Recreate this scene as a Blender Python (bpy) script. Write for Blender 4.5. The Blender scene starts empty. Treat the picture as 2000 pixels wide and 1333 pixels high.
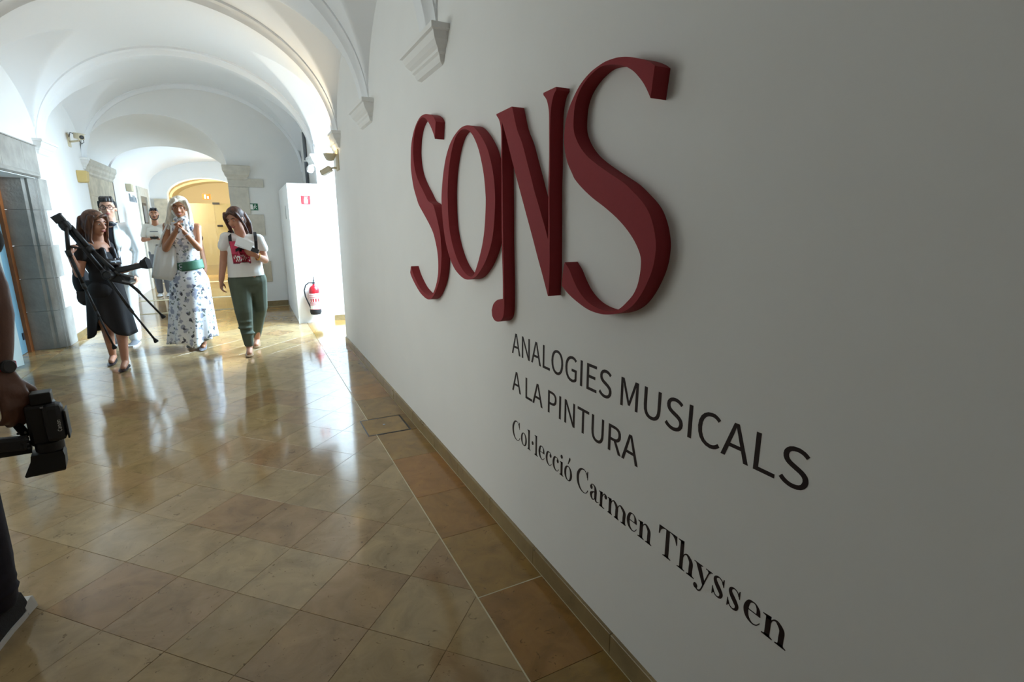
import bpy, bmesh, math, random
from math import sin, cos, pi, sqrt, radians
from mathutils import Vector, Matrix
from mathutils.bvhtree import BVHTree

S = bpy.context.scene
COL = S.collection
random.seed(7)

# ------------------------------------------------------------------ camera, world, exposure, large lights
cam = bpy.data.objects.new('camera', bpy.data.cameras.new('camera'))
COL.objects.link(cam)
cam.data.sensor_width = 36
cam.data.lens = 18.036
cam.data.clip_start = 0.02
cam.location = (0, 0, 1.47)
cam.rotation_euler = (radians(90 - 12.846), 0, radians(-26.838))
S.camera = cam

S.view_settings.view_transform = 'Standard'
S.view_settings.look = 'None'
S.view_settings.gamma = 1
S.view_settings.use_curve_mapping = False
S.view_settings.exposure = 0.0

W = bpy.data.worlds.new('sky'); S.world = W
W.use_nodes = True
W.node_tree.nodes['Background'].inputs[0].default_value = (0.78, 0.89, 1.0, 1)
W.node_tree.nodes['Background'].inputs[1].default_value = 2.1


def area(name, loc, aim, sx, sy, power, color, spread=180):
    L = bpy.data.lights.new(name, 'AREA')
    L.shape = 'RECTANGLE'; L.size = sx; L.size_y = sy
    L.energy = power; L.color = color; L.spread = radians(spread)
    o = bpy.data.objects.new(name, L); COL.objects.link(o)
    o.location = loc
    o.rotation_euler = (Vector(aim) - Vector(loc)).to_track_quat('-Z', 'Y').to_euler()
    return o


# daylight behind the bay and hall windows, then two added fills
area('daylight_bay', (2.30, 7.45, 2.05), (-0.2, 8.5, 0.2), 1.35, 1.8, 310, (0.68, 0.85, 1.0), 108)
area('daylight_hall', (1.75, 13.7, 1.9), (-1.4, 13.2, 0.6), 2.2, 2.2, 340, (0.70, 0.86, 1.0))
area('fill_side', (-2.70, 3.6, 1.8), (1.0, 2.6, 1.0), 2.2, 1.7, 56, (1.0, 0.86, 0.66))  # added fill outside an invented left window, brightens the near wall
area('fill_behind_camera', (-0.55, -2.75, 1.9), (-0.55, 3, 1.1), 2.0, 1.7, 1.2, (1.0, 0.88, 0.68))


# ------------------------------------------------------------------ materials
def lin(h):
    h = h.lstrip('#')
    c = [int(h[i:i + 2], 16) / 255 for i in (0, 2, 4)]
    return tuple((x / 12.92 if x <= 0.04045 else ((x + 0.055) / 1.055) ** 2.4) for x in c) + (1,)


def mat(name, col, rough=0.6, metal=0.0, spec=0.5, var=0.0, vscale=8.0, bump=0.0, bscale=60.0, sheen=0.0, coat=0.0, trans=0.0):
    m = bpy.data.materials.new(name); m.use_nodes = True
    nt = m.node_tree; b = nt.nodes['Principled BSDF']
    c = lin(col) if isinstance(col, str) else tuple(col) + (1,)
    b.inputs['Base Color'].default_value = c
    b.inputs['Roughness'].default_value = rough
    b.inputs['Metallic'].default_value = metal
    b.inputs['Specular IOR Level'].default_value = spec
    b.inputs['Sheen Weight'].default_value = sheen
    b.inputs['Coat Weight'].default_value = coat
    b.inputs['Transmission Weight'].default_value = trans
    tc = nt.nodes.new('ShaderNodeTexCoord')
    if var > 0:
        n = nt.nodes.new('ShaderNodeTexNoise'); n.inputs['Scale'].default_value = vscale; n.inputs['Detail'].default_value = 5
        nt.links.new(tc.outputs['Object'], n.inputs['Vector'])
        r = nt.nodes.new('ShaderNodeValToRGB')
        r.color_ramp.elements[0].position = 0.3; r.color_ramp.elements[1].position = 0.7
        r.color_ramp.elements[0].color = tuple(x * (1 - var) for x in c[:3]) + (1,)
        r.color_ramp.elements[1].color = tuple(min(1, x * (1 + var)) for x in c[:3]) + (1,)
        nt.links.new(n.outputs['Fac'], r.inputs[0]); nt.links.new(r.outputs[0], b.inputs['Base Color'])
    if bump > 0:
        n2 = nt.nodes.new('ShaderNodeTexNoise'); n2.inputs['Scale'].default_value = bscale; n2.inputs['Detail'].default_value = 6
        nt.links.new(tc.outputs['Object'], n2.inputs['Vector'])
        bp = nt.nodes.new('ShaderNodeBump'); bp.inputs['Strength'].default_value = bump; bp.inputs['Distance'].default_value = 0.01
        nt.links.new(n2.outputs['Fac'], bp.inputs['Height']); nt.links.new(bp.outputs[0], b.inputs['Normal'])
    return m


def stone_floor(name, cols, rough=0.10, brick=False):
    """Polished limestone: each tile takes a tone of its own, with clouds, flecks and pits."""
    m = bpy.data.materials.new(name); m.use_nodes = True
    nt = m.node_tree; N = nt.nodes; L = nt.links; b = N['Principled BSDF']
    geo = N.new('ShaderNodeNewGeometry'); oi = N.new('ShaderNodeObjectInfo')
    ramp = N.new('ShaderNodeValToRGB'); ramp.color_ramp.interpolation = 'LINEAR'
    es = ramp.color_ramp.elements
    while len(es) < len(cols): es.new(0.5)
    for i, c in enumerate(cols):
        es[i].position = i / (len(cols) - 1); es[i].color = lin(c)
    if brick:
        mp = N.new('ShaderNodeMapping'); mp.inputs['Rotation'].default_value = (0, 0, radians(45)); mp.inputs['Location'].default_value = (.5 * .3135 + .697, .5 * .3135 - 1.375, 0)
        L.new(geo.outputs['Position'], mp.inputs['Vector'])
        vo = N.new('ShaderNodeTexVoronoi'); vo.distance = 'CHEBYCHEV'; vo.inputs['Scale'].default_value = 1 / 0.3135
        vo.inputs['Randomness'].default_value = 0
        L.new(mp.outputs[0], vo.inputs['Vector'])
        sp = N.new('ShaderNodeSeparateColor'); L.new(vo.outputs['Color'], sp.inputs[0]); L.new(sp.outputs[0], ramp.inputs[0])
    else:
        L.new(oi.outputs['Random'], ramp.inputs[0])
    off = N.new('ShaderNodeVectorMath'); off.operation = 'ADD'
    cx = N.new('ShaderNodeCombineXYZ'); mul = N.new('ShaderNodeMath'); mul.operation = 'MULTIPLY'; mul.inputs[1].default_value = 37
    L.new(oi.outputs['Random'], mul.inputs[0]); L.new(mul.outputs[0], cx.inputs[2])
    L.new(geo.outputs['Position'], off.inputs[0]); L.new(cx.outputs[0], off.inputs[1])
    n1 = N.new('ShaderNodeTexNoise'); n1.inputs['Scale'].default_value = 7; n1.inputs['Detail'].default_value = 8; n1.inputs['Roughness'].default_value = 0.62
    n1.inputs['Distortion'].default_value = 0.8
    L.new(off.outputs[0], n1.inputs['Vector'])
    r1 = N.new('ShaderNodeValToRGB'); r1.color_ramp.elements[0].position = 0.3; r1.color_ramp.elements[1].position = 0.72
    r1.color_ramp.elements[0].color = (0.70, 0.69, 0.66, 1); r1.color_ramp.elements[1].color = (1.16, 1.14, 1.08, 1)
    L.new(n1.outputs['Fac'], r1.inputs[0])
    mx = N.new('ShaderNodeMix'); mx.data_type = 'RGBA'; mx.blend_type = 'MULTIPLY'; mx.inputs[0].default_value = 1
    L.new(ramp.outputs[0], mx.inputs[6]); L.new(r1.outputs[0], mx.inputs[7])
    n2 = N.new('ShaderNodeTexNoise'); n2.inputs['Scale'].default_value = 34; n2.inputs['Detail'].default_value = 3; n2.inputs['Distortion'].default_value = 1.4
    L.new(off.outputs[0], n2.inputs['Vector'])
    r2 = N.new('ShaderNodeValToRGB'); r2.color_ramp.elements[0].position = 0.27; r2.color_ramp.elements[1].position = 0.34
    r2.color_ramp.elements[0].color = (0.5, 0.47, 0.43, 1); r2.color_ramp.elements[1].color = (1, 1, 1, 1)
    L.new(n2.outputs['Fac'], r2.inputs[0])
    mx2 = N.new('ShaderNodeMix'); mx2.data_type = 'RGBA'; mx2.blend_type = 'MULTIPLY'; mx2.inputs[0].default_value = 1
    L.new(mx.outputs[2], mx2.inputs[6]); L.new(r2.outputs[0], mx2.inputs[7])
    L.new(mx2.outputs[2], b.inputs['Base Color'])
    n3 = N.new('ShaderNodeTexNoise'); n3.inputs['Scale'].default_value = 3.5; n3.inputs['Detail'].default_value = 4
    L.new(geo.outputs['Position'], n3.inputs['Vector'])
    mr = N.new('ShaderNodeMapRange'); mr.inputs['To Min'].default_value = rough * 0.75; mr.inputs['To Max'].default_value = rough * 1.3
    L.new(n3.outputs['Fac'], mr.inputs[0]); L.new(mr.outputs[0], b.inputs['Roughness'])
    bp = N.new('ShaderNodeBump'); bp.inputs['Strength'].default_value = 0.05; bp.inputs['Distance'].default_value = 0.01
    L.new(n3.outputs['Fac'], bp.inputs['Height']); L.new(bp.outputs[0], b.inputs['Normal'])
    b.inputs['Specular IOR Level'].default_value = 0.55
    return m


def floral():
    m = bpy.data.materials.new('floral_cloth'); m.use_nodes = True
    nt = m.node_tree; N = nt.nodes; L = nt.links; b = N['Principled BSDF']; b.inputs['Roughness'].default_value = 0.75
    tc = N.new('ShaderNodeTexCoord')
    nd = N.new('ShaderNodeTexNoise'); nd.inputs['Scale'].default_value = 26; nd.inputs['Detail'].default_value = 2
    L.new(tc.outputs['Object'], nd.inputs['Vector'])
    mixv = N.new('ShaderNodeMix'); mixv.data_type = 'RGBA'; mixv.inputs[0].default_value = 0.06
    L.new(tc.outputs['Object'], mixv.inputs[6]); L.new(nd.outputs['Color'], mixv.inputs[7])
    base = None
    prev = None
    for sc, lo, hi, col in ((15, 0.30, 0.40, '#a6abbf'), (21, 0.22, 0.30, '#77817c'), (12, 0.19, 0.27, '#4b4d5c')):
        v = N.new('ShaderNodeTexVoronoi'); v.inputs['Scale'].default_value = sc
        L.new(mixv.outputs[2], v.inputs['Vector'])
        r = N.new('ShaderNodeValToRGB'); r.color_ramp.elements[0].position = lo; r.color_ramp.elements[1].position = hi
        r.color_ramp.elements[0].color = (1, 1, 1, 1); r.color_ramp.elements[1].color = (0, 0, 0, 1)
        L.new(v.outputs['Distance'], r.inputs[0])
        mx = N.new('ShaderNodeMix'); mx.data_type = 'RGBA'
        L.new(r.outputs[0], mx.inputs[0])
        if prev is None: mx.inputs[6].default_value = lin('#eef0f4')
        else: L.new(prev.outputs[2], mx.inputs[6])
        mx.inputs[7].default_value = lin(col); prev = mx
    L.new(prev.outputs[2], b.inputs['Base Color'])
    return m


def hair_mat(name, dark, light, scale=40):
    m = bpy.data.materials.new(name); m.use_nodes = True
    nt = m.node_tree; N = nt.nodes; L = nt.links; b = N['Principled BSDF']; b.inputs['Roughness'].default_value = 0.45
    tc = N.new('ShaderNodeTexCoord'); mp = N.new('ShaderNodeMapping'); mp.inputs['Scale'].default_value = (1, 1, 0.12)
    n = N.new('ShaderNodeTexNoise'); n.inputs['Scale'].default_value = scale; n.inputs['Detail'].default_value = 4
    r = N.new('ShaderNodeValToRGB'); r.color_ramp.elements[0].position = 0.35; r.color_ramp.elements[1].position = 0.68
    r.color_ramp.elements[0].color = lin(dark); r.color_ramp.elements[1].color = lin(light)
    L.new(tc.outputs['Object'], mp.inputs[0]); L.new(mp.outputs[0], n.inputs['Vector']); L.new(n.outputs['Fac'], r.inputs[0])
    L.new(r.outputs[0], b.inputs['Base Color'])
    bp = N.new('ShaderNodeBump'); bp.inputs['Strength'].default_value = 0.6; bp.inputs['Distance'].default_value = 0.01
    L.new(n.outputs['Fac'], bp.inputs['Height']); L.new(bp.outputs[0], b.inputs['Normal'])
    return m


def glass(name, tint, alpha):
    """Thin pane: mostly clear, tinted, with a mirror sheen at grazing angles."""
    m = bpy.data.materials.new(name); m.use_nodes = True
    nt = m.node_tree; N = nt.nodes; L = nt.links
    N.remove(N['Principled BSDF']); out = N['Material Output']
    t = N.new('ShaderNodeBsdfTransparent'); t.inputs[0].default_value = lin(tint)
    g = N.new('ShaderNodeBsdfGlossy'); g.inputs['Roughness'].default_value = 0.03
    d = N.new('ShaderNodeBsdfDiffuse'); d.inputs[0].default_value = lin(tint)
    lw = N.new('ShaderNodeLayerWeight'); lw.inputs[0].default_value = 0.5
    pw = N.new('ShaderNodeMath'); pw.operation = 'POWER'; pw.inputs[1].default_value = 4.5; L.new(lw.outputs['Facing'], pw.inputs[0])
    f = N.new('ShaderNodeMath'); f.operation = 'MULTIPLY_ADD'; f.inputs[1].default_value = 0.7; f.inputs[2].default_value = 0.03; L.new(pw.outputs[0], f.inputs[0])
    a = N.new('ShaderNodeMixShader'); a.inputs[0].default_value = alpha
    L.new(t.outputs[0], a.inputs[1]); L.new(d.outputs[0], a.inputs[2])
    c = N.new('ShaderNodeMixShader'); L.new(f.outputs[0], c.inputs[0]); L.new(a.outputs[0], c.inputs[1]); L.new(g.outputs[0], c.inputs[2])
    L.new(c.outputs[0], out.inputs[0])
    return m


def lamp_glow(name, col, strength):
    m = bpy.data.materials.new(name); m.use_nodes = True
    b = m.node_tree.nodes['Principled BSDF']
    b.inputs['Emission Color'].default_value = lin(col); b.inputs['Emission Strength'].default_value = strength
    return m


M = dict(
    camblack=mat('black_lens_glass', '#08080b', 0.15),
    plaster=mat('plaster', '#e9e8e5', 0.85, bump=0.05, bscale=35, var=0.012, vscale=3),
    vault=mat('vault_plaster', '#eaebec', 0.9, bump=0.05, bscale=20),
    tile=stone_floor('polished_tile', ['#a58e6a', '#a0875f', '#ab946d', '#a0835f', '#a8926e', '#9a7c5a', '#ab9672', '#a38a64']),
    band=stone_floor('polished_border_tile', ['#9c7a44', '#8f743e', '#a4743c', '#866c3e', '#9d7a44', '#956c38']),
    farfloor=stone_floor('polished_far_tile', ['#a98c5e', '#a07f50', '#b89a68', '#996f46', '#b69e72'], brick=True),
    grout=mat('grout', '#7d6c50', 0.9),
    lightgrout=mat('pale_grout', '#cbbf9f', 0.8),
    skirt=stone_floor('skirting_stone', ['#93805d', '#8b7752', '#9a8764'], rough=0.3),
    ashlar=mat('ashlar', '#c9c3b6', 0.9, var=0.10, vscale=9, bump=0.5, bscale=25),
    ashlar2=mat('ashlar_brown', '#c4b9a4', 0.9, var=0.18, vscale=7, bump=0.5, bscale=25),
    portal=mat('portal_stone', '#a39f97', 0.85, var=0.14, vscale=6, bump=0.5, bscale=25),
    red=mat('sign_red', '#8f2a30', 0.72, var=0.03, vscale=60, bump=0.05, bscale=220, spec=0.3),
    ink=mat('vinyl_dark', '#241719', 0.5, spec=0.3),
    wood=mat('door_wood', '#8a5024', 0.45, var=0.15, vscale=14),
    teal=mat('teal_door', '#6f96a6', 0.3),
    white=mat('white_paint', '#f0f0ee', 0.5),
    steel=mat('steel', '#9da0a2', 0.3, metal=0.9),
    dark=mat('black_plastic', '#131316', 0.45),
    dark2=mat('charcoal_plastic', '#2a2b2f', 0.5),
    rubber=mat('black_rubber', '#1b1b1d', 0.8),
    exred=mat('extinguisher_red', '#b3121f', 0.25, coat=0.6),
    label=mat('printed_label', '#f0d9dc', 0.5),
    signred=mat('sign_panel_red', '#c4242b', 0.5),
    signgreen=mat('sign_panel_green', '#12694a', 0.5),
    signwhite=mat('sign_white', '#f3f6f3', 0.5),
    signorange=mat('sign_panel_orange', '#c9601c', 0.5),
    tan=mat('tan_plastic', '#c2a86b', 0.55),
    cream=mat('cream_metal', '#cfc3a6', 0.5),
    pipe=mat('grey_pipe', '#6f7378', 0.5),
    bluegrey=mat('bluegrey_letters', '#8a949d', 0.6),
    yellow=mat('warm_plaster', '#f1e9cf', 0.85),
    pane=glass('clear_pane', '#f4fbff', 0.04),
    partition=glass('partition_glass', '#e9e6d2', 0.12),
    leafglass=glass('green_door_glass', '#dcebea', 0.8),  # whitened so its colour carries the bright window reflected in the leaf
    skin=mat('skin', '#c08a6e', 0.5, var=0.05, vscale=20),
    skin_tan=mat('skin_tanned', '#a8714f', 0.48, var=0.05, vscale=20),
    skin_pale=mat('skin_pale', '#cf9f86', 0.5, var=0.05, vscale=20),
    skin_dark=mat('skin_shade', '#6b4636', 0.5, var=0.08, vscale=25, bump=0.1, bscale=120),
    eye=mat('eye_white', '#e9e6e2', 0.25), iris=mat('iris', '#2a1c14', 0.2), brow=mat('brow', '#3a261c', 0.8),
    lips=mat('lips', '#a2504e', 0.45),
    hair_auburn=hair_mat('hair_auburn', '#3a2018', '#7d5238'),
    hair_blond=hair_mat('hair_blond', '#cfc2ab', '#fbf5e8'),  # blond, lightened further to put the backlit glow into the colour
    hair_brown=hair_mat('hair_brown', '#2c1812', '#6e4433'),
    hair_dark=hair_mat('hair_dark', '#121214', '#33333a'),
    hair_grey=hair_mat('hair_greying', '#1c1b1d', '#4a4846'),
    black_cloth=mat('black_cloth', '#17161b', 0.75, var=0.2, vscale=12),
    leather=mat('black_leather', '#15161d', 0.35, bump=0.2, bscale=50),
    linen=mat('white_linen', '#eef2f2', 0.85, bump=0.12, bscale=18),
    navy=mat('navy_shirt', '#161724', 0.7),
    tee=mat('white_tee', '#efeeea', 0.85, bump=0.15, bscale=16),
    offtee=mat('offwhite_tee', '#d8d3c8', 0.85, bump=0.12, bscale=16),
    olive=mat('olive_cloth', '#566052', 0.85, var=0.10, vscale=9, bump=0.2, bscale=14),
    greytrouser=mat('grey_cloth', '#6e7078', 0.85),
    denim=mat('dark_denim', '#191a2c', 0.8, var=0.15, vscale=30, bump=0.15, bscale=40),
    knit=mat('black_knit', '#18181c', 0.8, bump=0.3, bscale=160),
    sole=mat('white_sole', '#c9c7c4', 0.6),
    canvas=mat('white_canvas', '#efefed', 0.85, bump=0.1, bscale=20),
    belt=mat('green_belt', '#3f6f58', 0.5, bump=0.15, bscale=40),
    silver=mat('silver_leather', '#b9bcc6', 0.3, metal=0.7),
    gold=mat('gold', '#c9a24d', 0.3, metal=0.9),
    tanleather=mat('tan_leather', '#8e6f4c', 0.5),
    shoegrey=mat('grey_suede', '#77787c', 0.8),
    paper=mat('paper', '#eff0f0', 0.7),
    pink=mat('pink_print', '#d24464', 0.7, var=0.25, vscale=14), crimson=mat('crimson_print', '#a3203a', 0.7, var=0.2, vscale=18),
    pinkstrap=mat('pink_strap', '#c0214c', 0.5),
    glow=lamp_glow('warm_lamp_glow', '#ffe2a6', 14),
    floral=floral(),
)


# ------------------------------------------------------------------ mesh tools
class MB:
    def __init__(s): s.v = []; s.f = []

    def add(s, vs, fs):
        n = len(s.v); s.v += [Vector(p) for p in vs]; s.f += [tuple(i + n for i in f) for f in fs]; return s

    def box(s, lo, hi):
        x0, y0, z0 = lo; x1, y1, z1 = hi
        return s.add([(x0, y0, z0), (x1, y0, z0), (x1, y1, z0), (x0, y1, z0), (x0, y0, z1), (x1, y0, z1), (x1, y1, z1), (x0, y1, z1)],
                     [(0, 3, 2, 1), (4, 5, 6, 7), (0, 1, 5, 4), (1, 2, 6, 5), (2, 3, 7, 6), (3, 0, 4, 7)])

    def obox(s, c, ax, ay, az, sx, sy, sz):
        """box at centre c with axis vectors and full sizes"""
        c = Vector(c); ax = Vector(ax).normalized() * sx / 2; ay = Vector(ay).normalized() * sy / 2; az = Vector(az).normalized() * sz / 2
        P = [c + i * ax + j * ay + k * az for k in (-1, 1) for (i, j) in ((-1, -1), (1, -1), (1, 1), (-1, 1))]
        return s.add(P, [(0, 3, 2, 1), (4, 5, 6, 7), (0, 1, 5, 4), (1, 2, 6, 5), (2, 3, 7, 6), (3, 0, 4, 7)])

    def rings(s, rings, close=True, cap=True):
        n = len(s.v); k = len(rings[0])
        for r in rings: s.v += [Vector(p) for p in r]
        for i in range(len(rings) - 1):
            for j in range(k if close else k - 1):
                a = n + i * k + j; b = n + i * k + (j + 1) % k
                s.f.append((a, b, b + k, a + k))
        if cap:
            s.f.append(tuple(n + j for j in reversed(range(k))))
            s.f.append(tuple(n + (len(rings) - 1) * k + j for j in range(k)))
        return s

    def tube(s, pts, rad, n=10, cap=True):
        pts = [Vector(p) for p in pts]
        if not hasattr(rad, '__len__'): rad = [rad] * len(pts)
        rs = []; up = None
        for i, p in enumerate(pts):
            d = (pts[min(i + 1, len(pts) - 1)] - pts[max(i - 1, 0)]).normalized()
            if up is None: up = d.orthogonal().normalized()
            up = (up - d * up.dot(d)).normalized(); w = d.cross(up)
            rs.append([p + (up * cos(2 * pi * j / n) + w * sin(2 * pi * j / n)) * rad[i] for j in range(n)])
        return s.rings(rs, cap=cap)

    def lathe(s, prof, c, axis=(0, 0, 1), n=20):
        c = Vector(c); a = Vector(axis).normalized(); u = a.orthogonal().normalized(); w = a.cross(u)
        return s.rings([[c + a * h + (u * cos(2 * pi * j / n) + w * sin(2 * pi * j / n)) * max(r, 1e-4) for j in range(n)] for r, h in prof])

    def ell(s, c, r, rot=None, nu=14, nv=9):
        c = Vector(c); rs = []
        for i in range(nv):
            t = pi * (i + 0.5) / nv
            ring = []
            for j in range(nu):
                p = Vector((r[0] * sin(t) * cos(2 * pi * j / nu), r[1] * sin(t) * sin(2 * pi * j / nu), -r[2] * cos(t)))
                if rot: p = rot @ p
                ring.append(c + p)
            rs.append(ring)
        return s.rings(rs)

    def cap_(s, p0, p1, r0, r1, n=12):
        p0 = Vector(p0); p1 = Vector(p1); d = p1 - p0
        if d.length < 1e-6: return s.ell(p0, (r0, r0, r0))
        d.normalize(); u = d.orthogonal().normalized(); w = d.cross(u); rs = []
        prof = [(-r0 * sin(t), r0 * cos(t), 0) for t in (1.45, 1.0, 0.5)] + [(0, r0, 0), (0, r1, 1)] + [(r1 * sin(t), r1 * cos(t), 1) for t in (0.5, 1.0, 1.45)]
        for h, r, e in prof:
            c = (p1 if e else p0) + d * h
            rs.append([c + (u * cos(2 * pi * j / n) + w * sin(2 * pi * j / n)) * r for j in range(n)])
        return s.rings(rs)

    def prism(s, poly, depth_vec):
        """extrude a planar polygon (list of 3d points)"""
        n = len(poly); D = Vector(depth_vec)
        return s.add([Vector(p) for p in poly] + [Vector(p) + D for p in poly],
                     [tuple(reversed(range(n))), tuple(range(n, 2 * n))] + [(i, (i + 1) % n, n + (i + 1) % n, n + i) for i in range(n)])

    def mesh(s, name, off=(0, 0, 0)):
        off = Vector(off)
        me = bpy.data.meshes.new(name); me.from_pydata([tuple(v - off) for v in s.v], [], s.f)
        bm = bmesh.new(); bm.from_mesh(me); bmesh.ops.recalc_face_normals(bm, faces=bm.faces); bm.to_mesh(me); bm.free()
        return me


def setp(o, label=None, cat=None, group=None, kind=None):
    for k, v in (('label', label), ('category', cat), ('group', group), ('kind', kind)):
        if v: o[k] = v
    return o


def link(name, me, m, parent=None, smooth=False, loc=None):
    o = bpy.data.objects.new(name, me); COL.objects.link(o)
    if m is not None and not me.materials: me.materials.append(m)
    if smooth:
        me.polygons.foreach_set('use_smooth', [True] * len(me.polygons))
        if smooth == 'auto':
            me.set_sharp_from_angle(angle=radians(38))
    if parent is not None: o.parent = parent
    if loc: o.location = loc
    return o


def wpos(p):
    v = Vector((0, 0, 0))
    while p is not None: v += p.location; p = p.parent
    return v


def put(name, mb, m, parent=None, smooth=False):
    """link a mesh given in world coordinates under its parent"""
    return link(name, mb.mesh(name, wpos(parent)), m, parent, smooth)


def root(name, loc, label=None, cat=None, group=None, kind=None):
    o = bpy.data.objects.new(name, None); COL.objects.link(o); o.location = loc; o.empty_display_size = 0.1
    return setp(o, label, cat, group, kind)


def bevel(o, w=0.004, seg=2):
    b = o.modifiers.new('b', 'BEVEL'); b.width = w; b.segments = seg; b.limit_method = 'ANGLE'; b.angle_limit = radians(40)
    return o


def organic(name, mb, m, parent, voxel=0.008, smooth=3, cuts=()):
    """weld overlapping swellings into one continuous skin"""
    o = put(name, mb, m, parent)
    r = o.modifiers.new('r', 'REMESH'); r.mode = 'VOXEL'; r.voxel_size = voxel
    if smooth:
        q = o.modifiers.new('s', 'SMOOTH'); q.factor = 0.5; q.iterations = smooth
    bpy.context.view_layer.update()
    me = bpy.data.meshes.new_from_object(o.evaluated_get(bpy.context.evaluated_depsgraph_get()))
    o.modifiers.clear(); old = o.data; o.data = me; bpy.data.meshes.remove(old)
    if not me.materials: me.materials.append(m)
    if cuts:
        # straight hems
        off = wpos(parent); bm = bmesh.new(); bm.from_mesh(me)
        for co, no in cuts:
            bmesh.ops.bisect_plane(bm, geom=bm.verts[:] + bm.edges[:] + bm.faces[:], plane_co=Vector(co) - off, plane_no=Vector(no), clear_outer=True)
            bmesh.ops.holes_fill(bm, edges=[e for e in bm.edges if e.is_boundary])
        bm.to_mesh(me); bm.free()
    me.polygons.foreach_set('use_smooth', [True] * len(me.polygons))
    if cuts: me.set_sharp_from_angle(angle=radians(60))
    return o


def filled(name, polys, to3d, depth, m, parent=None, smooth=False):
    """flat glyph from closed outlines (holes by even-odd), given thickness along `depth`"""
    cu = bpy.data.curves.new(name, 'CURVE'); cu.dimensions = '2D'; cu.fill_mode = 'BOTH'
    for p in polys:
        sp = cu.splines.new('POLY'); sp.points.add(len(p) - 1); sp.use_cyclic_u = True
        for i, (x, y) in enumerate(p): sp.points[i].co = (x, y, 0, 1)
    t = bpy.data.objects.new(name, cu); COL.objects.link(t); bpy.context.view_layer.update()
    me = bpy.data.meshes.new_from_object(t.evaluated_get(bpy.context.evaluated_depsgraph_get()))
    bpy.data.objects.remove(t); bpy.data.curves.remove(cu)
    bm = bmesh.new(); bm.from_mesh(me); bmesh.ops.remove_doubles(bm, verts=bm.verts, dist=1e-6)
    D = Vector(depth)
    off = wpos(parent)
    for v in bm.verts: v.co = Vector(to3d(v.co.x, v.co.y)) - off
    ex = bmesh.ops.extrude_face_region(bm, geom=bm.faces[:])
    for g in ex['geom']:
        if isinstance(g, bmesh.types.BMVert): g.co += D
    bmesh.ops.recalc_face_normals(bm, faces=bm.faces)
    bm.to_mesh(me); bm.free(); me.name = name; me.materials.clear()
    return link(name, me, m, parent, smooth)


XL, XR = -2.10, 0.996
YB = 10.30
Z0, AV, BV = 2.40, 1.548, 1.24
XC = (XL + XR) / 2
RIBS = [-2.3, -0.55, 1.2, 2.95, 4.67, 6.30, 8.38]
# ------------------------------------------------------------------ the setting: floor
def clip(poly, ax, lim, keep_less):
    out = []
    for i in range(len(poly)):
        a, b = poly[i], poly[(i + 1) % len(poly)]
        ia = (a[ax] <= lim) == keep_less or a[ax] == lim; ib = (b[ax] <= lim) == keep_less or b[ax] == lim
        if ia: out.append(a)
        if ia != ib:
            t = (lim - a[ax]) / (b[ax] - a[ax]); out.append((a[0] + t * (b[0] - a[0]), a[1] + t * (b[1] - a[1])))
    return out


def slab(poly, top=0.0, th=0.018, ch=0.0009):
    """one stone slab with a slight arris: its outline shrunk by the joint"""
    cx = sum(p[0] for p in poly) / len(poly); cy = sum(p[1] for p in poly) / len(poly)
    mb = MB()
    def ring(s, z): return [(cx + (x - cx) * (1 - s / max(0.02, math.hypot(x - cx, y - cy))), cy + (y - cy) * (1 - s / max(0.02, math.hypot(x - cx, y - cy))), z) for x, y in poly]
    mb.rings([ring(0.0009, top - th), ring(0.0009, top - ch), ring(0.0018, top)])
    return mb


floor = put('floor', MB().box((-3.4, -3.2, -0.12), (2.4, 10.25, -0.0022)), M['grout'])
setp(floor, 'polished limestone floor of diagonal square tiles', 'floor', kind='structure')
T = 0.3135; U0, V0 = 1.375, 0.697
BX = 0.683                       # inner line of the straight border along the right wall
C45 = sqrt(0.5)
full_me = None; rest = MB(); near_tiles = 0
for i in range(-12, 45):
    for j in range(-12, 45):
        q = [(U0 + (i + a) * T, V0 + (j + b) * T) for a, b in ((0, 0), (1, 0), (1, 1), (0, 1))]
        P = [((u - v) * C45, (u + v) * C45) for u, v in q]
        C = P
        for ax, lim, less in ((0, BX - 0.002, True), (0, XL + 0.002, False), (1, 10.24, True), (1, -3.0, False)):
            if len(C) >= 3: C = clip(C, ax, lim, less)
        if len(C) < 3: continue
        A = abs(sum(C[k][0] * C[(k + 1) % len(C)][1] - C[(k + 1) % len(C)][0] * C[k][1] for k in range(len(C)))) / 2
        if A < 0.0006: continue
        cx = sum(p[0] for p in C) / len(C); cy = sum(p[1] for p in C) / len(C)
        seen = 0.75 < cy < 8.3 and cx > -0.62 * cy - 0.45
        if not seen:
            m_ = slab(C); rest.add(m_.v, m_.f); continue
        near_tiles += 1
        if C is P or len(C) == 4 and abs(A - T * T) < 1e-4:
            if full_me is None: full_me = slab(P).mesh('tile', (cx, cy, 0)); full_me.materials.append(M['tile'])
            o = bpy.data.objects.new('tile', full_me); COL.objects.link(o); o.parent = floor; o.location = (cx, cy, random.uniform(-0.0003, 0.0003))
        else:
            o = link('tile', slab(C).mesh('tile', (cx, cy, 0)), M['tile'], floor); o.location = (cx, cy, 0)
far = put('tile_field', rest, M['farfloor'], floor); far['kind'] = 'stuff'
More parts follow.
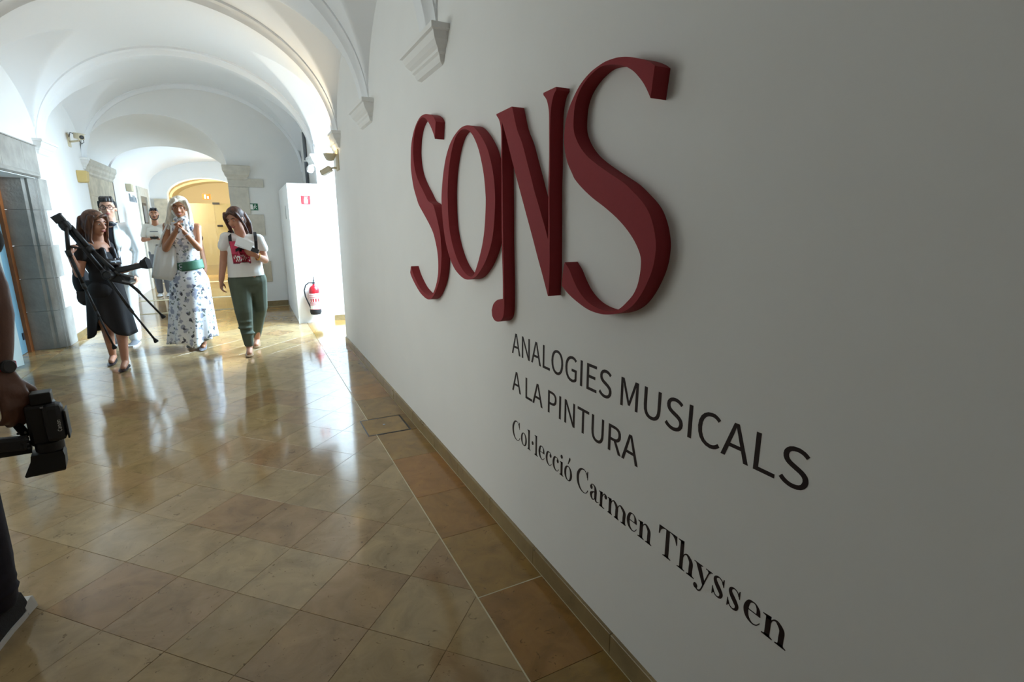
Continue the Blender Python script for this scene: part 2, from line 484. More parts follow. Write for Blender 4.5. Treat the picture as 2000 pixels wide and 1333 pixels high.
# border course of larger stones along the right wall
ys = [-3.0, -2.1, -1.2, -0.4, 0.36, 0.79, 1.215, 1.655, 2.10, 2.52, 3.04, 3.48, 3.82, 4.3, 4.72, 5.2, 5.66, 6.15, 6.62]
for a, b in zip(ys, ys[1:]):
    if (a, b) == (3.48, 3.82): continue
    P = [(BX + 0.002, a), (XR - 0.004, a), (XR - 0.004, b), (BX + 0.002, b)]
    link('border_tile', slab(P).mesh('border_tile', (0.84, (a + b) / 2, 0)), M['band'], floor, loc=(0.84, (a + b) / 2, 0))
for P in ([(BX + .002, 6.62), (2.2, 6.62), (2.2, 7.45), (BX + .002, 7.45)], [(BX + .002, 7.45), (2.2, 7.45), (2.2, 8.29), (BX + .002, 8.29)]):
    link('border_tile', slab(P).mesh('border_tile', (1.4, 7.4, 0)), M['band'], floor, loc=(1.4, 7.4, 0))
# pale mortar line between tiles and border, and along the skirting
put('joint_line', MB().box((BX - 0.0028, -3, -0.004), (BX + 0.0028, 6.6, 0.0004)), M['lightgrout'], floor)
put('joint_line', MB().box((XR - 0.017, -3, -0.004), (XR - 0.0135, 6.6, 0.0004)), M['lightgrout'], floor)
put('joint_line', MB().box((BX, 1.652, -0.004), (XR - 0.016, 1.657, 0.0004)), M['lightgrout'], floor)
# service hatch set in the border course: a metal-edged stone lid
hatch = root('floor_hatch', (0.78, 3.65, 0), 'square stone floor hatch with a dark metal rim and lifting hole, beside the right wall', 'floor hatch')
bz = MB()
for lo, hi in (((0.625, 3.488), (0.932, 3.497)), ((0.625, 3.804), (0.932, 3.813)), ((0.625, 3.497), (0.632, 3.804)), ((0.924, 3.497), (0.932, 3.804))):
    bz.box((lo[0], lo[1], -0.016), (hi[0], hi[1], 0.0008))
put('rim', bz, M['dark2'], hatch)
put('lid', slab([(0.634, 3.499), (0.922, 3.499), (0.922, 3.802), (0.634, 3.802)], top=0.001), M['band'], hatch)
put('lifting_hole', MB().lathe([(0.009, 0.0), (0.009, 0.003), (0.005, 0.0035)], (0.775, 3.66, 0.0005)), M['steel'], hatch)
put('border_tile', slab([(0.936, 3.484), (XR - 0.016, 3.484), (XR - 0.016, 3.82), (0.936, 3.82)]), M['band'], floor)
f2 = put('floor_2', MB().box((-2.3, 10.25, -0.12), (2.2, 23, -0.0002)), M['farfloor'])
setp(f2, 'stone floor of the hall beyond the far arch', 'floor', kind='structure')
for y, w_ in ((10.25, 0.10), (12.05, 0.16), (15.4, 0.22)):
    put('threshold_strip', MB().box((-2.08, y, -0.002), (0.98, y + w_, 0.0025)), M['lightgrout'], f2)


# ------------------------------------------------------------------ vault: barrel with side lunettes between the ribs
def zmain(x): return Z0 + BV * sqrt(max(0, 1 - ((x - XC) / AV) ** 2))


def zlun(x, y, side):
    d = (XR - x) if side > 0 else (x - XL)
    for a, b in zip(RIBS + [YB + 0.12], (RIBS + [YB + 0.12])[1:]):
        if a <= y <= b:
            t = abs(y - (a + b) / 2) / ((b - a) / 2 - 0.10)
            if t >= 1: return Z0
            c = 0.55
            sh = (sqrt((1 + c) ** 2 - (t + c) ** 2)) / sqrt((1 + c) ** 2 - c * c)
            zr = 3.14 + 0.70 * d - 0.37 * d * d
            return Z0 + (zr - Z0) * sh if d < 0.95 else Z0
    return Z0


def vaultz(x, y):
    return max(zmain(x), zlun(x, y, 1), zlun(x, y, -1))


nx, y0, y1 = 140, -3.0, YB + 0.1
ny = int((y1 - y0) / 0.028)
xs = [XC - AV * cos(pi * i / nx) for i in range(nx + 1)]
mb = MB()
for j in range(ny + 1):
    y = y0 + (y1 - y0) * j / ny
    mb.v += [Vector((x, y, vaultz(x, y))) for x in xs]
for j in range(ny):
    for i in range(nx):
        a = j * (nx + 1) + i; mb.f.append((a, a + 1, a + nx + 2, a + nx + 1))
ceiling = put('ceiling', mb, M['vault'], smooth='auto')
setp(ceiling, 'white plaster groin vault over the corridor', 'ceiling', kind='structure')
put('roof_fill', MB().box((-2.6, -3.2, 3.95), (2.5, 12.2, 4.1)), M['vault'], ceiling)

prof = [(-.125, 0.0), (-.125, .035), (-.085, .05), (-.07, .075), (-.055, .10), (.055, .10), (.07, .075), (.085, .05), (.125, .035), (.125, 0.0)]
def rib(y, x0=XL, x1=XR, b=BV, name='rib', parent=None, n=56, dmax=1.0):
    rs = []; xc = (x0 + x1) / 2; av = (x1 - x0) / 2
    for k in range(n + 1):
        t = pi * k / n
        r = []
        for dy, d in prof:
            dd = d * dmax * (0.45 + 0.55 * sin(t)) - 0.012
            r.append((xc - (av - dd) * cos(t), y + dy, Z0 - 0.02 + (b - dd) * sin(t) + (0.02 if sin(t) > 0.01 else 0)))
        rs.append(r)
    return put(name, MB().rings(rs), M['vault'], parent, smooth='auto')
for y in RIBS[1:]: rib(y, parent=ceiling)
rib(YB + 0.02, parent=ceiling, dmax=0.7)


def corbel(y, side, hw=0.17, parent=None):
    wx = XR + 0.01 if side > 0 else XL - 0.01
    rs = []
    for p, z in ((0.012, 2.275), (0.030, 2.285), (0.036, 2.30), (0.040, 2.315), (0.050, 2.325), (0.052, 2.338), (0.066, 2.352), (0.080, 2.372), (0.088, 2.395), (0.090, 2.405), (0.104, 2.41), (0.104, 2.435), (0.098, 2.44)):
        x = wx - side * p; q = hw + p * 1.25
        rs.append([(wx, y - q, z), (x, y - q, z), (x, y + q, z), (wx, y + q, z)])
    return put('corbel', MB().rings(rs), M['plaster'], parent)


# ------------------------------------------------------------------ right wall with the window bay
def yzwall(name, poly, x0, x1, m, parent=None):
    return put(name, MB().prism([(x0, y, z) for y, z in poly], (x1 - x0, 0, 0)), m, parent)
BY0, BY1 = 6.62, 8.30
arch = [(BY1 - (BY1 - BY0) * k / 16, 2.35 + 0.72 * sqrt(max(0, 1 - (2 * k / 16 - 1) ** 2))) for k in range(17)]
wall_right = yzwall('wall_right', [(-3.2, -0.1), (BY0, -0.1)] + arch[::-1] + [(BY1, -0.1), (10.4, -0.1), (10.4, 3.95), (-3.2, 3.95)], XR, XR + 0.22, M['plaster'])
setp(wall_right, 'white plaster side wall carrying the exhibition title', 'wall', kind='structure')
for y in RIBS[2:]: corbel(y, 1, parent=wall_right)
# the deep bay: side cheeks, soffit and window
wb = MB().box((XR + .22, BY0 - .12, -.1), (2.15, BY0, 3.3)).box((XR + .22, BY1, -.1), (2.15, BY1 + .12, 3.3)).box((XR + .22, BY0, 3.1), (2.15, BY1, 3.3))
wb.box((1.95, BY0, -.1), (2.15, BY1, 0.55)).box((1.95, BY0, 2.95), (2.15, BY1, 3.1)).box((1.95, BY0, .55), (2.15, BY0 + .12, 2.95)).box((1.95, BY1 - .12, .55), (2.15, BY1, 2.95))
setp(put('wall_bay', wb, M['plaster']), 'white plaster cheeks of the deep window bay', 'wall', kind='structure')
def window(name, x, ya, yb, za, zb, nmy, nmz, label):
    r = root(name, (x, (ya + yb) / 2, za), label, 'window', kind='structure'); w = 0.06
    fr = MB().box((x - .03, ya, za), (x + .03, ya + w, zb)).box((x - .03, yb - w, za), (x + .03, yb, zb)).box((x - .03, ya + w, za), (x + .03, yb - w, za + w)).box((x - .03, ya + w, zb - w), (x + .03, yb - w, zb))
    put('frame', fr, M['white'], r)
    for k in range(1, nmy):
        y = ya + (yb - ya) * k / nmy; put('mullion', MB().box((x - .025, y - .025, za + w), (x + .025, y + .025, zb - w)), M['white'], r)
    for k in range(1, nmz):
        z = za + (zb - za) * k / nmz; put('glazing_bar', MB().box((x - .02, ya + w, z - .014), (x + .02, yb - w, z + .014)), M['white'], r)
    for i in range(nmy):
        put('pane', MB().box((x - .004, ya + (yb - ya) * i / nmy + .03, za + .03), (x + .004, ya + (yb - ya) * (i + 1) / nmy - .03, zb - .03)), M['pane'], r)
    return r
window('window_1', 2.05, BY0 + .12, BY1 - .12, .55, 2.95, 2, 3, 'tall casement window in the bay beside the extinguisher')

# skirting of separate stones along the right wall
base = root('baseboard_right', (XR, 0, 0), 'low stone skirting along the right wall', 'baseboard', kind='structure')
ys = [-3.0, -2.0, -1.0, 0.2, 0.74, 1.19, 1.74, 2.2, 2.66, 3.1, 3.62, 4.1, 4.55, 5.0, 5.5, 6.0, BY0]
for a, b in zip(ys, ys[1:]):
    o = put('skirting_stone', MB().box((XR - 0.0135, a + .0008, 0.0006), (XR + .01, b - .0008, 0.084)), M['skirt'], base); bevel(o, .0015, 1)
put('skirting_stone', MB().box((1.085, BY1 - .012, 0.0006), (1.95, BY1 + .01, .084)), M['skirt'], base)

# ------------------------------------------------------------------ left wall with the stone doorway
wall_left = put('wall_left', MB().box((XL - .30, -3.2, -.1), (XL, 2.4, 3.95)).box((XL - .30, 2.4, 2.6), (XL, 4.6, 3.95)).box((XL - .3, 2.4, -.1), (XL, 4.6, .9)).box((XL - .3, 4.6, -.1), (XL, 5.95, 3.95)).box((XL - .30, 5.95, 1.98), (XL, 7.94, 3.95)).box((XL - .3, 7.94, -.1), (XL, 16.4, 3.95)), M['plaster'])
setp(wall_left, 'white plaster side wall with the stone framed doorway', 'wall', kind='structure')
window('added_window_2', XL - .2, 2.4, 4.6, .9, 2.6, 2, 3, 'added unseen window in the left wall, letting in fill light before the stone doorway')  # invented opening out of view, added for the side fill
for y in RIBS[2:]: corbel(y, -1, parent=wall_left)
corbel(YB - .02, -1, hw=.1, parent=wall_left)
put('skirting', MB().box((XL - .01, 8.22, 0.0006), (XL + .014, YB, .085)), M['skirt'], wall_left)

portal = root('door_1', (XL, 7.2, 0), 'recessed doorway in a grey ashlar surround on the left wall', 'door', kind='structure')
zc = [0.0, 0.46, 0.845, 1.225, 1.63, 1.985]
for k in range(5):
    wide = 8.235 if k % 2 == 0 else 8.035
    if k == 0: wide = 8.27
    z0, z1 = zc[k] + .002, zc[k + 1] - .002
    # course: reveal face, splayed arris, face on the wall
    P = [(XL - .30, 7.875), (XL - .11, 7.875), (XL - .085, 7.895), (XL - .06, 7.892), (XL - .02, 7.93), (XL + .022, 7.955), (XL + .024, wide), (XL - .02, wide), (XL - .30, wide)]
    put('stone_block', MB().prism([(x, y, z0) for x, y in P], (0, 0, z1 - z0)), M['portal'], portal)
    P2 = [(x, 13.86 - y) for x, y in P]
    put('stone_block', MB().prism([(x, y, z0) for x, y in P2], (0, 0, z1 - z0)), M['portal'], portal)
for a, b in ((5.62, 6.3), (6.3, 7.0), (7.0, 7.62), (7.62, 8.06)):
    o = put('lintel_stone', MB().box((XL - .3, a + .001, 1.988), (XL + .026, b - .001, 2.345)), M['portal'], portal); bevel(o, .004, 1)
put('lintel_moulding', MB().prism([(XL + .02, 6.3, z) for z in ()] or [(XL + .026, 5.95, 1.99), (XL + .05, 5.95, 2.0), (XL + .05, 5.95, 2.02), (XL + .035, 5.95, 2.04), (XL + .026, 5.95, 2.045)], (0, 2.0, 0)), M['portal'], portal)
put('lintel_cap', MB().box((XL - .01, 5.6, 2.345), (XL + .034, 8.08, 2.357)), M['portal'], portal)
put('door_sill', MB().box((XL - .40, 5.96, -.015), (XL - .001, 7.87, .0005)), M['farfloor'], portal)
wf = MB().box((XL - .37, 7.785, 0), (XL - .30, 7.875, 1.93)).box((XL - .37, 5.98, 1.93), (XL - .30, 7.875, 1.985)).box((XL - .37, 5.98, 0), (XL - .30, 6.07, 1.93))
put('wooden_frame', wf, M['wood'], portal)
leaf = put('door_leaf', MB().box((XL - .375, 6.07, .006), (XL - .335, 7.785, 1.93)), M['teal'], portal)
put('lock_plate', MB().box((XL - .337, 7.72, .16), (XL - .325, 7.76, .24)), M['dark2'], leaf)
put('hinge', MB().box((XL - .337, 7.755, 1.70), (XL - .32, 7.80, 1.80)), M['dark2'], leaf)
# tempered glass leaf standing ajar in the recess
gd = put('glass_leaf', MB().obox((-2.335, 6.735, .625), (-.185, -.53, 0), (.53, -.185, 0), (0, 0, 1), .561, .012, 1.21), M['leafglass'], portal)
put('leaf_clamp', MB().obox((-2.265, 6.93, 1.222), (-.185, -.53, 0), (.53, -.185, 0), (0, 0, 1), .16, .03, .05), M['dark'], gd)

# ------------------------------------------------------------------ far wall with the splayed arch, hall and warm room beyond
AX0, AX1 = XL, -0.19
def archpts(x0, x1, spring, rise, n=28):
    return [((x0 + x1) / 2 - (x1 - x0) / 2 * cos(pi * k / n), spring + rise * sin(pi * k / n)) for k in range(n + 1)]
fa = archpts(AX0 - .02, AX1, 2.42, .74)
mb = MB()
poly = [(AX1, -0.1), (2.2, -0.1), (2.2, 3.95), (XL - .3, 3.95), (XL - .3, 2.3), (AX0 - .02, 2.3)] + fa
mb.prism([(x, YB, z) for x, z in poly], (0, .06, 0))
fb = archpts(AX0 - .02, AX1 - .02, 2.40, .48)
ra = [(AX0 - .02, YB, 2.3)] + [(x, YB, z) for x, z in fa] + [(AX1, YB, -.1)]
rb = [(AX0 - .02, 11.9, 2.3)] + [(x, 11.9, z) for x, z in fb] + [(AX1 - .02, 11.9, -.1)]
mb.rings([ra, rb], close=False, cap=False)
poly2 = [(AX1 - .02, -.1), (2.2, -.1), (2.2, 3.95), (XL - .3, 3.95), (XL - .3, 2.3), (AX0 - .02, 2.3)] + fb
mb.prism([(x, 11.9, z) for x, z in poly2], (0, .05, 0))
wall_back = put('wall_back', mb, M['plaster'], smooth='auto')
setp(wall_back, 'white end wall with a splayed round arch', 'wall', kind='structure')
# quoins of the right jamb
cap = [(0.0, 2.20), (0.02, 2.22), (0.022, 2.25), (0.05, 2.29), (0.055, 2.33), (0.075, 2.36), (0.08, 2.43), (0.07, 2.44)]
put('pier_cap', MB().rings([[(AX1 - p, YB + .3, z), (AX1 - p, YB - p - .02, z), (.085 + p, YB - p - .02, z), (.085 + p, YB + .02, z)] for p, z in cap]), M['ashlar'], wall_back)
for z0, z1, w_ in ((0, .45, .10), (.452, .82, .335), (.822, 1.27, .10), (1.272, 1.635, .30), (1.637, 2.09, .10), (2.092, 2.235, .345)):
    o = put('stone_block', MB().box((AX1 - .012, YB - .022, z0 + .001), (w_, YB + .5, z1 - .001)), M['ashlar' if z0 != .452 else 'ashlar2'], wall_back); bevel(o, .004, 1)
put('skirting', MB().box((.10, YB - .014, 0.0006), (.56, YB + .01, .10)), M['skirt'], wall_back)
# stone pier flush in the left wall, under the arch
for k, (z0, z1) in enumerate(((0, .42), (.42, .80), (.80, 1.2), (1.2, 1.55), (1.55, 1.9), (1.9, 2.2))):
    cuts = [YB - .04, 11.0 + .2 * (k % 2), 11.9]
    for a, b in zip(cuts, cuts[1:]):
        o = put('stone_block', MB().box((XL - .05, a + .001, z0 + .001), (XL + .022, b - .001, z1 - .001)), M['ashlar2'], wall_back); bevel(o, .003, 1)
put('pier_cap', MB().rings([[(XL - .02, YB - .04 - p, z), (XL + .02 + p, YB - .04 - p, z), (XL + .02 + p, 11.9 + p, z), (XL - .02, 11.9 + p, z)] for p, z in cap]), M['ashlar'], wall_back)
put('dark_edge_strip', MB().box((XL - .01, 11.92, .0), (XL + .018, 12.0, 2.25)), M['dark2'], wall_back)  # dark strip along the far edge of the pier

# hall beyond
hw = MB()
hb = archpts(XL, 1.0, 2.35, .72)
hw.rings([[(x, 11.95, z) for x, z in hb], [(x, 16.2, z) for x, z in hb]], close=False, cap=False)
setp(put('ceiling_2', hw, M['vault'], smooth=True), 'shallow plaster vault of the hall beyond the arch', 'ceiling', kind='structure')
h2 = put('wall_hall', MB().box((1.0, 11.9, -.1), (1.2, 12.5, 3.2)).box((1.0, 14.9, -.1), (1.2, 16.3, 3.2)).box((1.0, 12.5, -.1), (1.2, 14.9, .6)).box((1.0, 12.5, 2.7), (1.2, 14.9, 3.2)), M['plaster'])
setp(h2, 'window wall of the hall beyond the arch', 'wall', kind='structure')
window('window_3', 1.1, 12.5, 14.9, .6, 2.7, 3, 3, 'wide window of the hall beyond the arch')
ya = archpts(-1.73, .05, 2.18, .47)
w3 = put('wall_end', MB().prism([(x, 16.2, z) for x, z in [(.05, -.1), (1.2, -.1), (1.2, 3.3), (XL - .2, 3.3), (XL - .2, -.1), (-1.73, -.1)] + ya], (0, .35, 0)), M['plaster'])
setp(w3, 'end wall of the hall with the arch to the warm lit room', 'wall', kind='structure')
put('pilaster', MB().box((-2.02, 16.13, 0), (-1.74, 16.22, 2.1)), M['ashlar2'], w3)
warm = put('wall_warm', MB().box((XL - .3, 16.55, -.1), (XL, 22, 3.3)).box((1.0, 16.55, -.1), (1.2, 22, 3.3)).box((XL - .3, 22, -.1), (1.2, 22.2, 3.3)), M['yellow'])
setp(warm, 'warm lit walls of the last room', 'wall', kind='structure')
hb2 = archpts(XL, 1.0, 2.3, .62)
setp(put('ceiling_3', MB().rings([[(x, 16.5, z) for x, z in hb2], [(x, 22.05, z) for x, z in hb2]], close=False, cap=False), M['yellow'], smooth=True), 'shallow vault of the warm lit room', 'ceiling', kind='structure')
for y in (18.3, 20.3):
    rs = []
    for k in range(25):
        t = pi * k / 24
        rs.append([((XL + 1) / 2 - (1.55 - d) * cos(t), y + dy, 2.3 + (.62 - d) * sin(t)) for dy, d in ((-.12, -.02), (-.12, .07), (.12, .07), (.12, -.02))])
    put('rib', MB().rings(rs), M['yellow'], warm)
L = bpy.data.lights.new('warm_room_lamp', 'POINT'); L.energy = 260; L.color = (1, .90, .70); L.shadow_soft_size = .2
o = bpy.data.objects.new('warm_room_lamp', L); COL.objects.link(o); o.location = (-1.97, 17.2, 2.0)

# glazed partition in the warm room
gp = root('glass_partition', (-.7, 17.6, 0), 'frameless glass partition with a door in the warm lit room beyond', 'partition')
for a, b in ((-1.5, -.78), (-.77, -.05), (-.04, .95)):
    put('glass_panel', MB().box((a, 17.59, .01), (b, 17.602, 2.05)), M['partition'], gp)
hd = put('door_handle', MB().tube([(-.74, 17.55, 1.42), (-.70, 17.55, 1.42), (-.60, 17.55, 1.42)], .03), M['dark'], gp)
put('door_closer', MB().box((-.80, 17.56, 2.02), (-.62, 17.63, 2.08)), M['dark2'], gp)
for k in range(7):
    put('lettering', MB().box((-.52, 17.58, .62 + k * .075), (-.47, 17.589, .67 + k * .075)), M['bluegrey'], gp)

# dummy room behind the camera
setp(put('wall_front', MB().box((XL - .3, -3.2, -.1), (XR + .2, -3.0, 3.95)), M['plaster']), 'wall behind the camera', 'wall', kind='structure')

# ------------------------------------------------------------------ white partition box with the extinguisher
pb = put('partition_box', MB().box((.575, 8.285, 0.001), (1.09, YB - .03, 2.045)), M['white'])
setp(pb, 'white painted low partition box carrying the fire extinguisher', 'partition'); bevel(pb, .004, 2)
plinth = put('plinth', MB().box((.57, 8.279, 0.0005), (1.09, 8.287, .07)), M['white'], pb)
put('wall_slot', MB().box((.571, 8.9, 1.55), (.576, 8.97, 1.75)), M['steel'], pb)

sg = root('extinguisher_sign', (.817, 8.28, 1.812), 'small square red sign with a white extinguisher pictogram on the white partition', 'sign')
put('panel', MB().box((.755, 8.279, 1.75), (.88, 8.2845, 1.875)), M['signred'], sg)
pic = MB().lathe([(.001, 0), (.024, .003), (.026, .012), (.026, .062), (.018, .074), (.009, .08), (.009, .09)], (.817, 8.2795, 1.763), n=14)
for v in pic.v: v.y = 8.279 - (0.0008 if v.y < 8.2795 else 0)
pic.box((.797, 8.2782, 1.851), (.846, 8.279, 1.859)).box((.800, 8.2782, 1.835), (.806, 8.279, 1.853))
put('pictogram', pic, M['signwhite'], sg)

fe = root('fire_extinguisher', (.81, 8.19, .14), 'red fire extinguisher with black hose and foot, hung on the white partition', 'fire extinguisher')
c = (.815, 8.19, .14)
put('cylinder', MB().lathe([(.005, .02), (.074, .022), (.077, .04), (.077, .36), (.070, .395), (.050, .425), (.025, .44), (.018, .445), (.018, .46)], c, n=28), M['exred'], fe, smooth='auto')
put('foot', MB().lathe([(.045, -.005), (.068, .0), (.081, .03), (.081, .075), (.078, .076)], c, n=28), M['rubber'], fe, smooth='auto')
def arcpatch(c, r, a0, a1, z0, z1, n=14, th=.0012):
    mb = MB(); rs = []
    for k in range(n + 1):
        a = radians(a0 + (a1 - a0) * k / n)
        rs.append([(c[0] + rr * cos(a), c[1] + rr * sin(a), z) for rr, z in ((r, z0), (r + th, z0), (r + th, z1), (r, z1))])
    return mb.rings(rs)
lb = put('instruction_label', arcpatch(c, .0772, 190, 345, .28, .46), M['label'], fe)
for z in (.300, .318, .40, .425): put('label_line', arcpatch(c, .0785, 200, 335, z, z + .007, th=.0006), M['exred'], lb)
for a in (215, 240, 268, 296): put('label_figure', arcpatch(c, .0785, a, a + 14, .335, .385, 4, .0006), M['exred'], lb)
put('service_label', arcpatch(c, .0772, 195, 345, .222, .275), M['signwhite'], fe)
put('valve', MB().lathe([(.018, .455), (.022, .46), (.022, .485), (.012, .49), (.012, .51)], c).box((.80, 8.15, .637), (.83, 8.2, .652)), M['steel'], fe)
put('carry_handle', MB().tube([(.815, 8.20, .635), (.815, 8.15, .665), (.815, 8.09, .668)], [.007, .008, .006]).tube([(.815, 8.20, .64), (.815, 8.15, .70), (.815, 8.10, .715)], [.006, .007, .005]), M['dark'], fe)
put('pressure_gauge', MB().lathe([(.014, 0), (.016, .004), (.016, .012)], (.815, 8.165, .615), axis=(0, -1, 0)), M['dark2'], fe)
put('hose', MB().tube([(.795, 8.18, .615), (.75, 8.17, .62), (.70, 8.165, .585), (.675, 8.16, .51), (.685, 8.16, .42), (.715, 8.165, .33), (.745, 8.17, .25), (.752, 8.175, .20)], .0095, 8), M['rubber'], fe, True)
put('nozzle', MB().tube([(.751, 8.175, .215), (.753, 8.176, .17), (.755, 8.176, .145)], [.011, .014, .016], 8), M['dark'], fe)
put('hose_clip', MB().box((.735, 8.168, .185), (.80, 8.186, .20)), M['dark'], fe)
put('wall_bracket', MB().box((.79, 8.265, .42), (.84, 8.2845, .56)).box((.80, 8.20, .53), (.83, 8.27, .545)), M['steel'], fe)

# green exit sign on the far wall
es = root('exit_sign', (.155, YB, 1.767), 'small green emergency exit sign with a white door and running figure beside the stone quoins', 'sign')
put('panel', MB().box((.092, YB - .006, 1.705), (.222, YB + .001, 1.822)), M['signgreen'], es)
put('door_symbol', MB().box((.100, YB - .0085, 1.718), (.142, YB - .006, 1.806)), M['signwhite'], es)
fig = MB().lathe([(.0005, 0), (.009, .0006), (.009, .002)], (.178, YB - .006, 1.797), axis=(0, -1, 0), n=10)
def flat(mb, a, b, w): 
    a = Vector((a[0], YB - .0072, a[1])); b = Vector((b[0], YB - .0072, b[1])); d = b - a
    return mb.obox((a + b) / 2, d, (0, 1, 0), d.cross(Vector((0, 1, 0))), d.length + w * .5, .002, w)
for a, b, w_ in (((.176, 1.786), (.170, 1.756), .014), ((.175, 1.782), (.157, 1.768), .006), ((.157, 1.768), (.152, 1.752), .006), ((.176, 1.782), (.193, 1.768), .006), ((.193, 1.768), (.204, 1.776), .006), ((.170, 1.756), (.158, 1.736), .008), ((.158, 1.736), (.146, 1.722), .007), ((.171, 1.756), (.188, 1.742), .008), ((.188, 1.742), (.204, 1.722), .007)):
    flat(fig, a, b, w_)
put('running_figure', fig, M['signwhite'], es)

# dark downpipe in the corner above the partition, with its bracket
dp = root('downpipe', (.96, 9.35, 2.1), 'dark grey vertical pipe on the wall above the white partition', 'pipe')
put('pipe_run', MB().tube([(.968, 9.3, 2.05), (.968, 9.3, 3.05)], .026, 12), M['pipe'], dp, True)
for z in (2.45, 2.9): put('pipe_clip', MB().box((.93, 9.265, z), (.997, 9.335, z + .025)), M['white'], dp)

# small pieces of equipment on the walls
sc = root('security_camera', (XL, 9.62, 2.6), 'white security camera on a bracket arm high on the left wall', 'security camera')
put('wall_plate', MB().box((XL, 9.56, 2.53), (XL + .012, 9.68, 2.70)), M['cream'], sc)
put('bracket_arm', MB().tube([(XL + .01, 9.62, 2.60), (XL + .07, 9.58, 2.60), (XL + .14, 9.54, 2.612)], .014), M['cream'], sc)
hx = Vector((.45, -.88, -.17)).normalized()
hs = put('housing', MB().obox((XL + .145, 9.52, 2.662), hx, (.88, .45, 0), hx.cross(Vector((.88, .45, 0))),   .22, .07, .07), M['cream'], sc); bevel(hs, .01)
put('sun_hood', MB().obox(Vector((XL + .145, 9.52, 2.702)) + hx * .02, hx, (.88, .45, 0), hx.cross(Vector((.88, .45, 0))), .235, .082, .007), M['cream'], sc)
put('lens', MB().lathe([(.026, 0), (.026, .012), (.021, .016), (.017, .012)], Vector((XL + .145, 9.52, 2.660)) + hx * .106, axis=hx), M['dark'], sc)
put('cable', MB().tube([(XL + .012, 9.62, 2.66), (XL + .04, 9.59, 2.72), (XL + .08, 9.58, 2.70), (XL + .11, 9.56, 2.685)], .005, 6).tube([Vector((XL + .14, 9.54, 2.61)), (XL + .17, 9.48, 2.56), (XL + .205, 9.45, 2.58), (XL + .20, 9.44, 2.63)], .004, 6), M['dark2'], sc)

sp = put('wall_speaker', MB().rings([[(XL, 9.72 - q, z), (XL + p, 9.74 - q, z), (XL + p, 9.85 + q, z), (XL, 9.87 + q, z)] for p, q, z in ((.09, 0, 2.06), (.11, .01, 2.08), (.12, .015, 2.21), (.11, .01, 2.225))]), M['tan'])
setp(sp, 'small tan wall speaker below the plaster bracket beside the left stone pier', 'speaker'); bevel(sp, .006)
sp2 = put('wall_speaker', MB().box((XL, 13.2, 2.12), (XL + .10, 13.42, 2.27)), M['cream'])
setp(sp2, 'small cream wall speaker over the lettering in the hall beyond the arch', 'speaker'); bevel(sp2, .01)
# lettering on the far left wall, too distant to read
lt = root('wall_lettering', (XL, 13.6, 1.98), 'row of small blue grey letters, out of focus, on the wall of the hall beyond', 'lettering')
for k, (h, kind) in enumerate(((.16, 'B'), (.10, 'o'), (.10, 'o'), (.14, 'l'), (.14, 'l'), (.11, 'o'))):
    y = 13.42 + k * .13
    mbq = MB().box((XL, y, 1.93), (XL + .012, y + .03, 1.93 + h))
    if kind != 'l': mbq.box((XL, y + .03, 1.93), (XL + .012, y + .09, 1.955)).box((XL, y + .06, 1.955), (XL + .012, y + .09, 1.91 + h)).box((XL, y + .03, 1.91 + h), (XL + .012, y + .09, 1.93 + h))
    put('letter', mbq, M['bluegrey'], lt)
dr = root('door_2', (XL, 15.0, 0), 'grey stone door surround on the left wall of the hall beyond', 'door', kind='structure')
put('jamb', MB().box((XL - .01, 14.35, 0), (XL + .03, 14.62, 2.1)), M['ashlar'], dr)
put('jamb', MB().box((XL - .01, 15.5, 0), (XL + .03, 15.75, 2.1)), M['ashlar'], dr)
put('lintel', MB().box((XL - .01, 14.35, 2.1), (XL + .03, 15.75, 2.3)), M['ashlar'], dr)
put('door_leaf', MB().box((XL - .01, 14.62, 0), (XL + .01, 15.5, 2.1)), M['steel'], dr)
pt = root('framed_notice', (XL + .02, 14.9, 1.6), 'dark framed notice on the door behind the young man', 'notice')
put('frame', MB().box((XL + .01, 14.7, 1.45), (XL + .03, 15.2, 1.95)), M['dark2'], pt)
put('sheet', MB().box((XL + .03, 14.76, 1.51), (XL + .034, 15.14, 1.89)), M['pipe'], pt)
os_ = root('exit_sign', (-.92, 17.55, 2.22), 'tiny orange pictogram sign above the glass partition in the warm room', 'sign')
put('panel', MB().box((-1.03, 17.54, 2.16), (-.82, 17.555, 2.31)), M['signorange'], os_)
put('pictogram', MB().box((-.98, 17.532, 2.18), (-.94, 17.54, 2.29)).box((-.91, 17.532, 2.18), (-.87, 17.54, 2.25)), M['signwhite'], os_)

# warm uplighter under the third corbel, and the spotlight head below it
up = root('wall_uplighter', (XR, 6.32, 2.16), 'lit warm wall uplighter glowing under the plaster corbel by the window bay', 'lamp')
put('back_plate', MB().box((XR - .012, 6.22, 2.06), (XR, 6.38, 2.28)), M['cream'], up)
put('bowl', MB().lathe([(.012, -.03), (.04, -.02), (.065, .03), (.07, .05), (.064, .05), (.03, .0)], (XR - .085, 6.30, 2.185)), M['cream'], up, smooth='auto')
put('bulb', MB().ell((XR - .085, 6.30, 2.245), (.03, .03, .04)), M['glow'], up, True)
L = bpy.data.lights.new('uplighter_beam', 'SPOT'); L.energy = 40; L.color = (1, .80, .52); L.spot_size = radians(150); L.spot_blend = .6; L.shadow_soft_size = .04
o = bpy.data.objects.new('uplighter_beam', L); COL.objects.link(o); o.location = (XR - .13, 6.40, 2.30)
o.rotation_euler = Vector((-.55, .25, .9)).to_track_quat('-Z', 'Y').to_euler()
sl = root('spotlight', (XR, 6.30, 2.02), 'cream box spotlight on a short arm below the glowing uplighter', 'spotlight')
put('arm', MB().tube([(XR, 6.34, 2.09), (XR - .05, 6.34, 2.09), (XR - .08, 6.35, 2.08)], .012), M['cream'], sl)
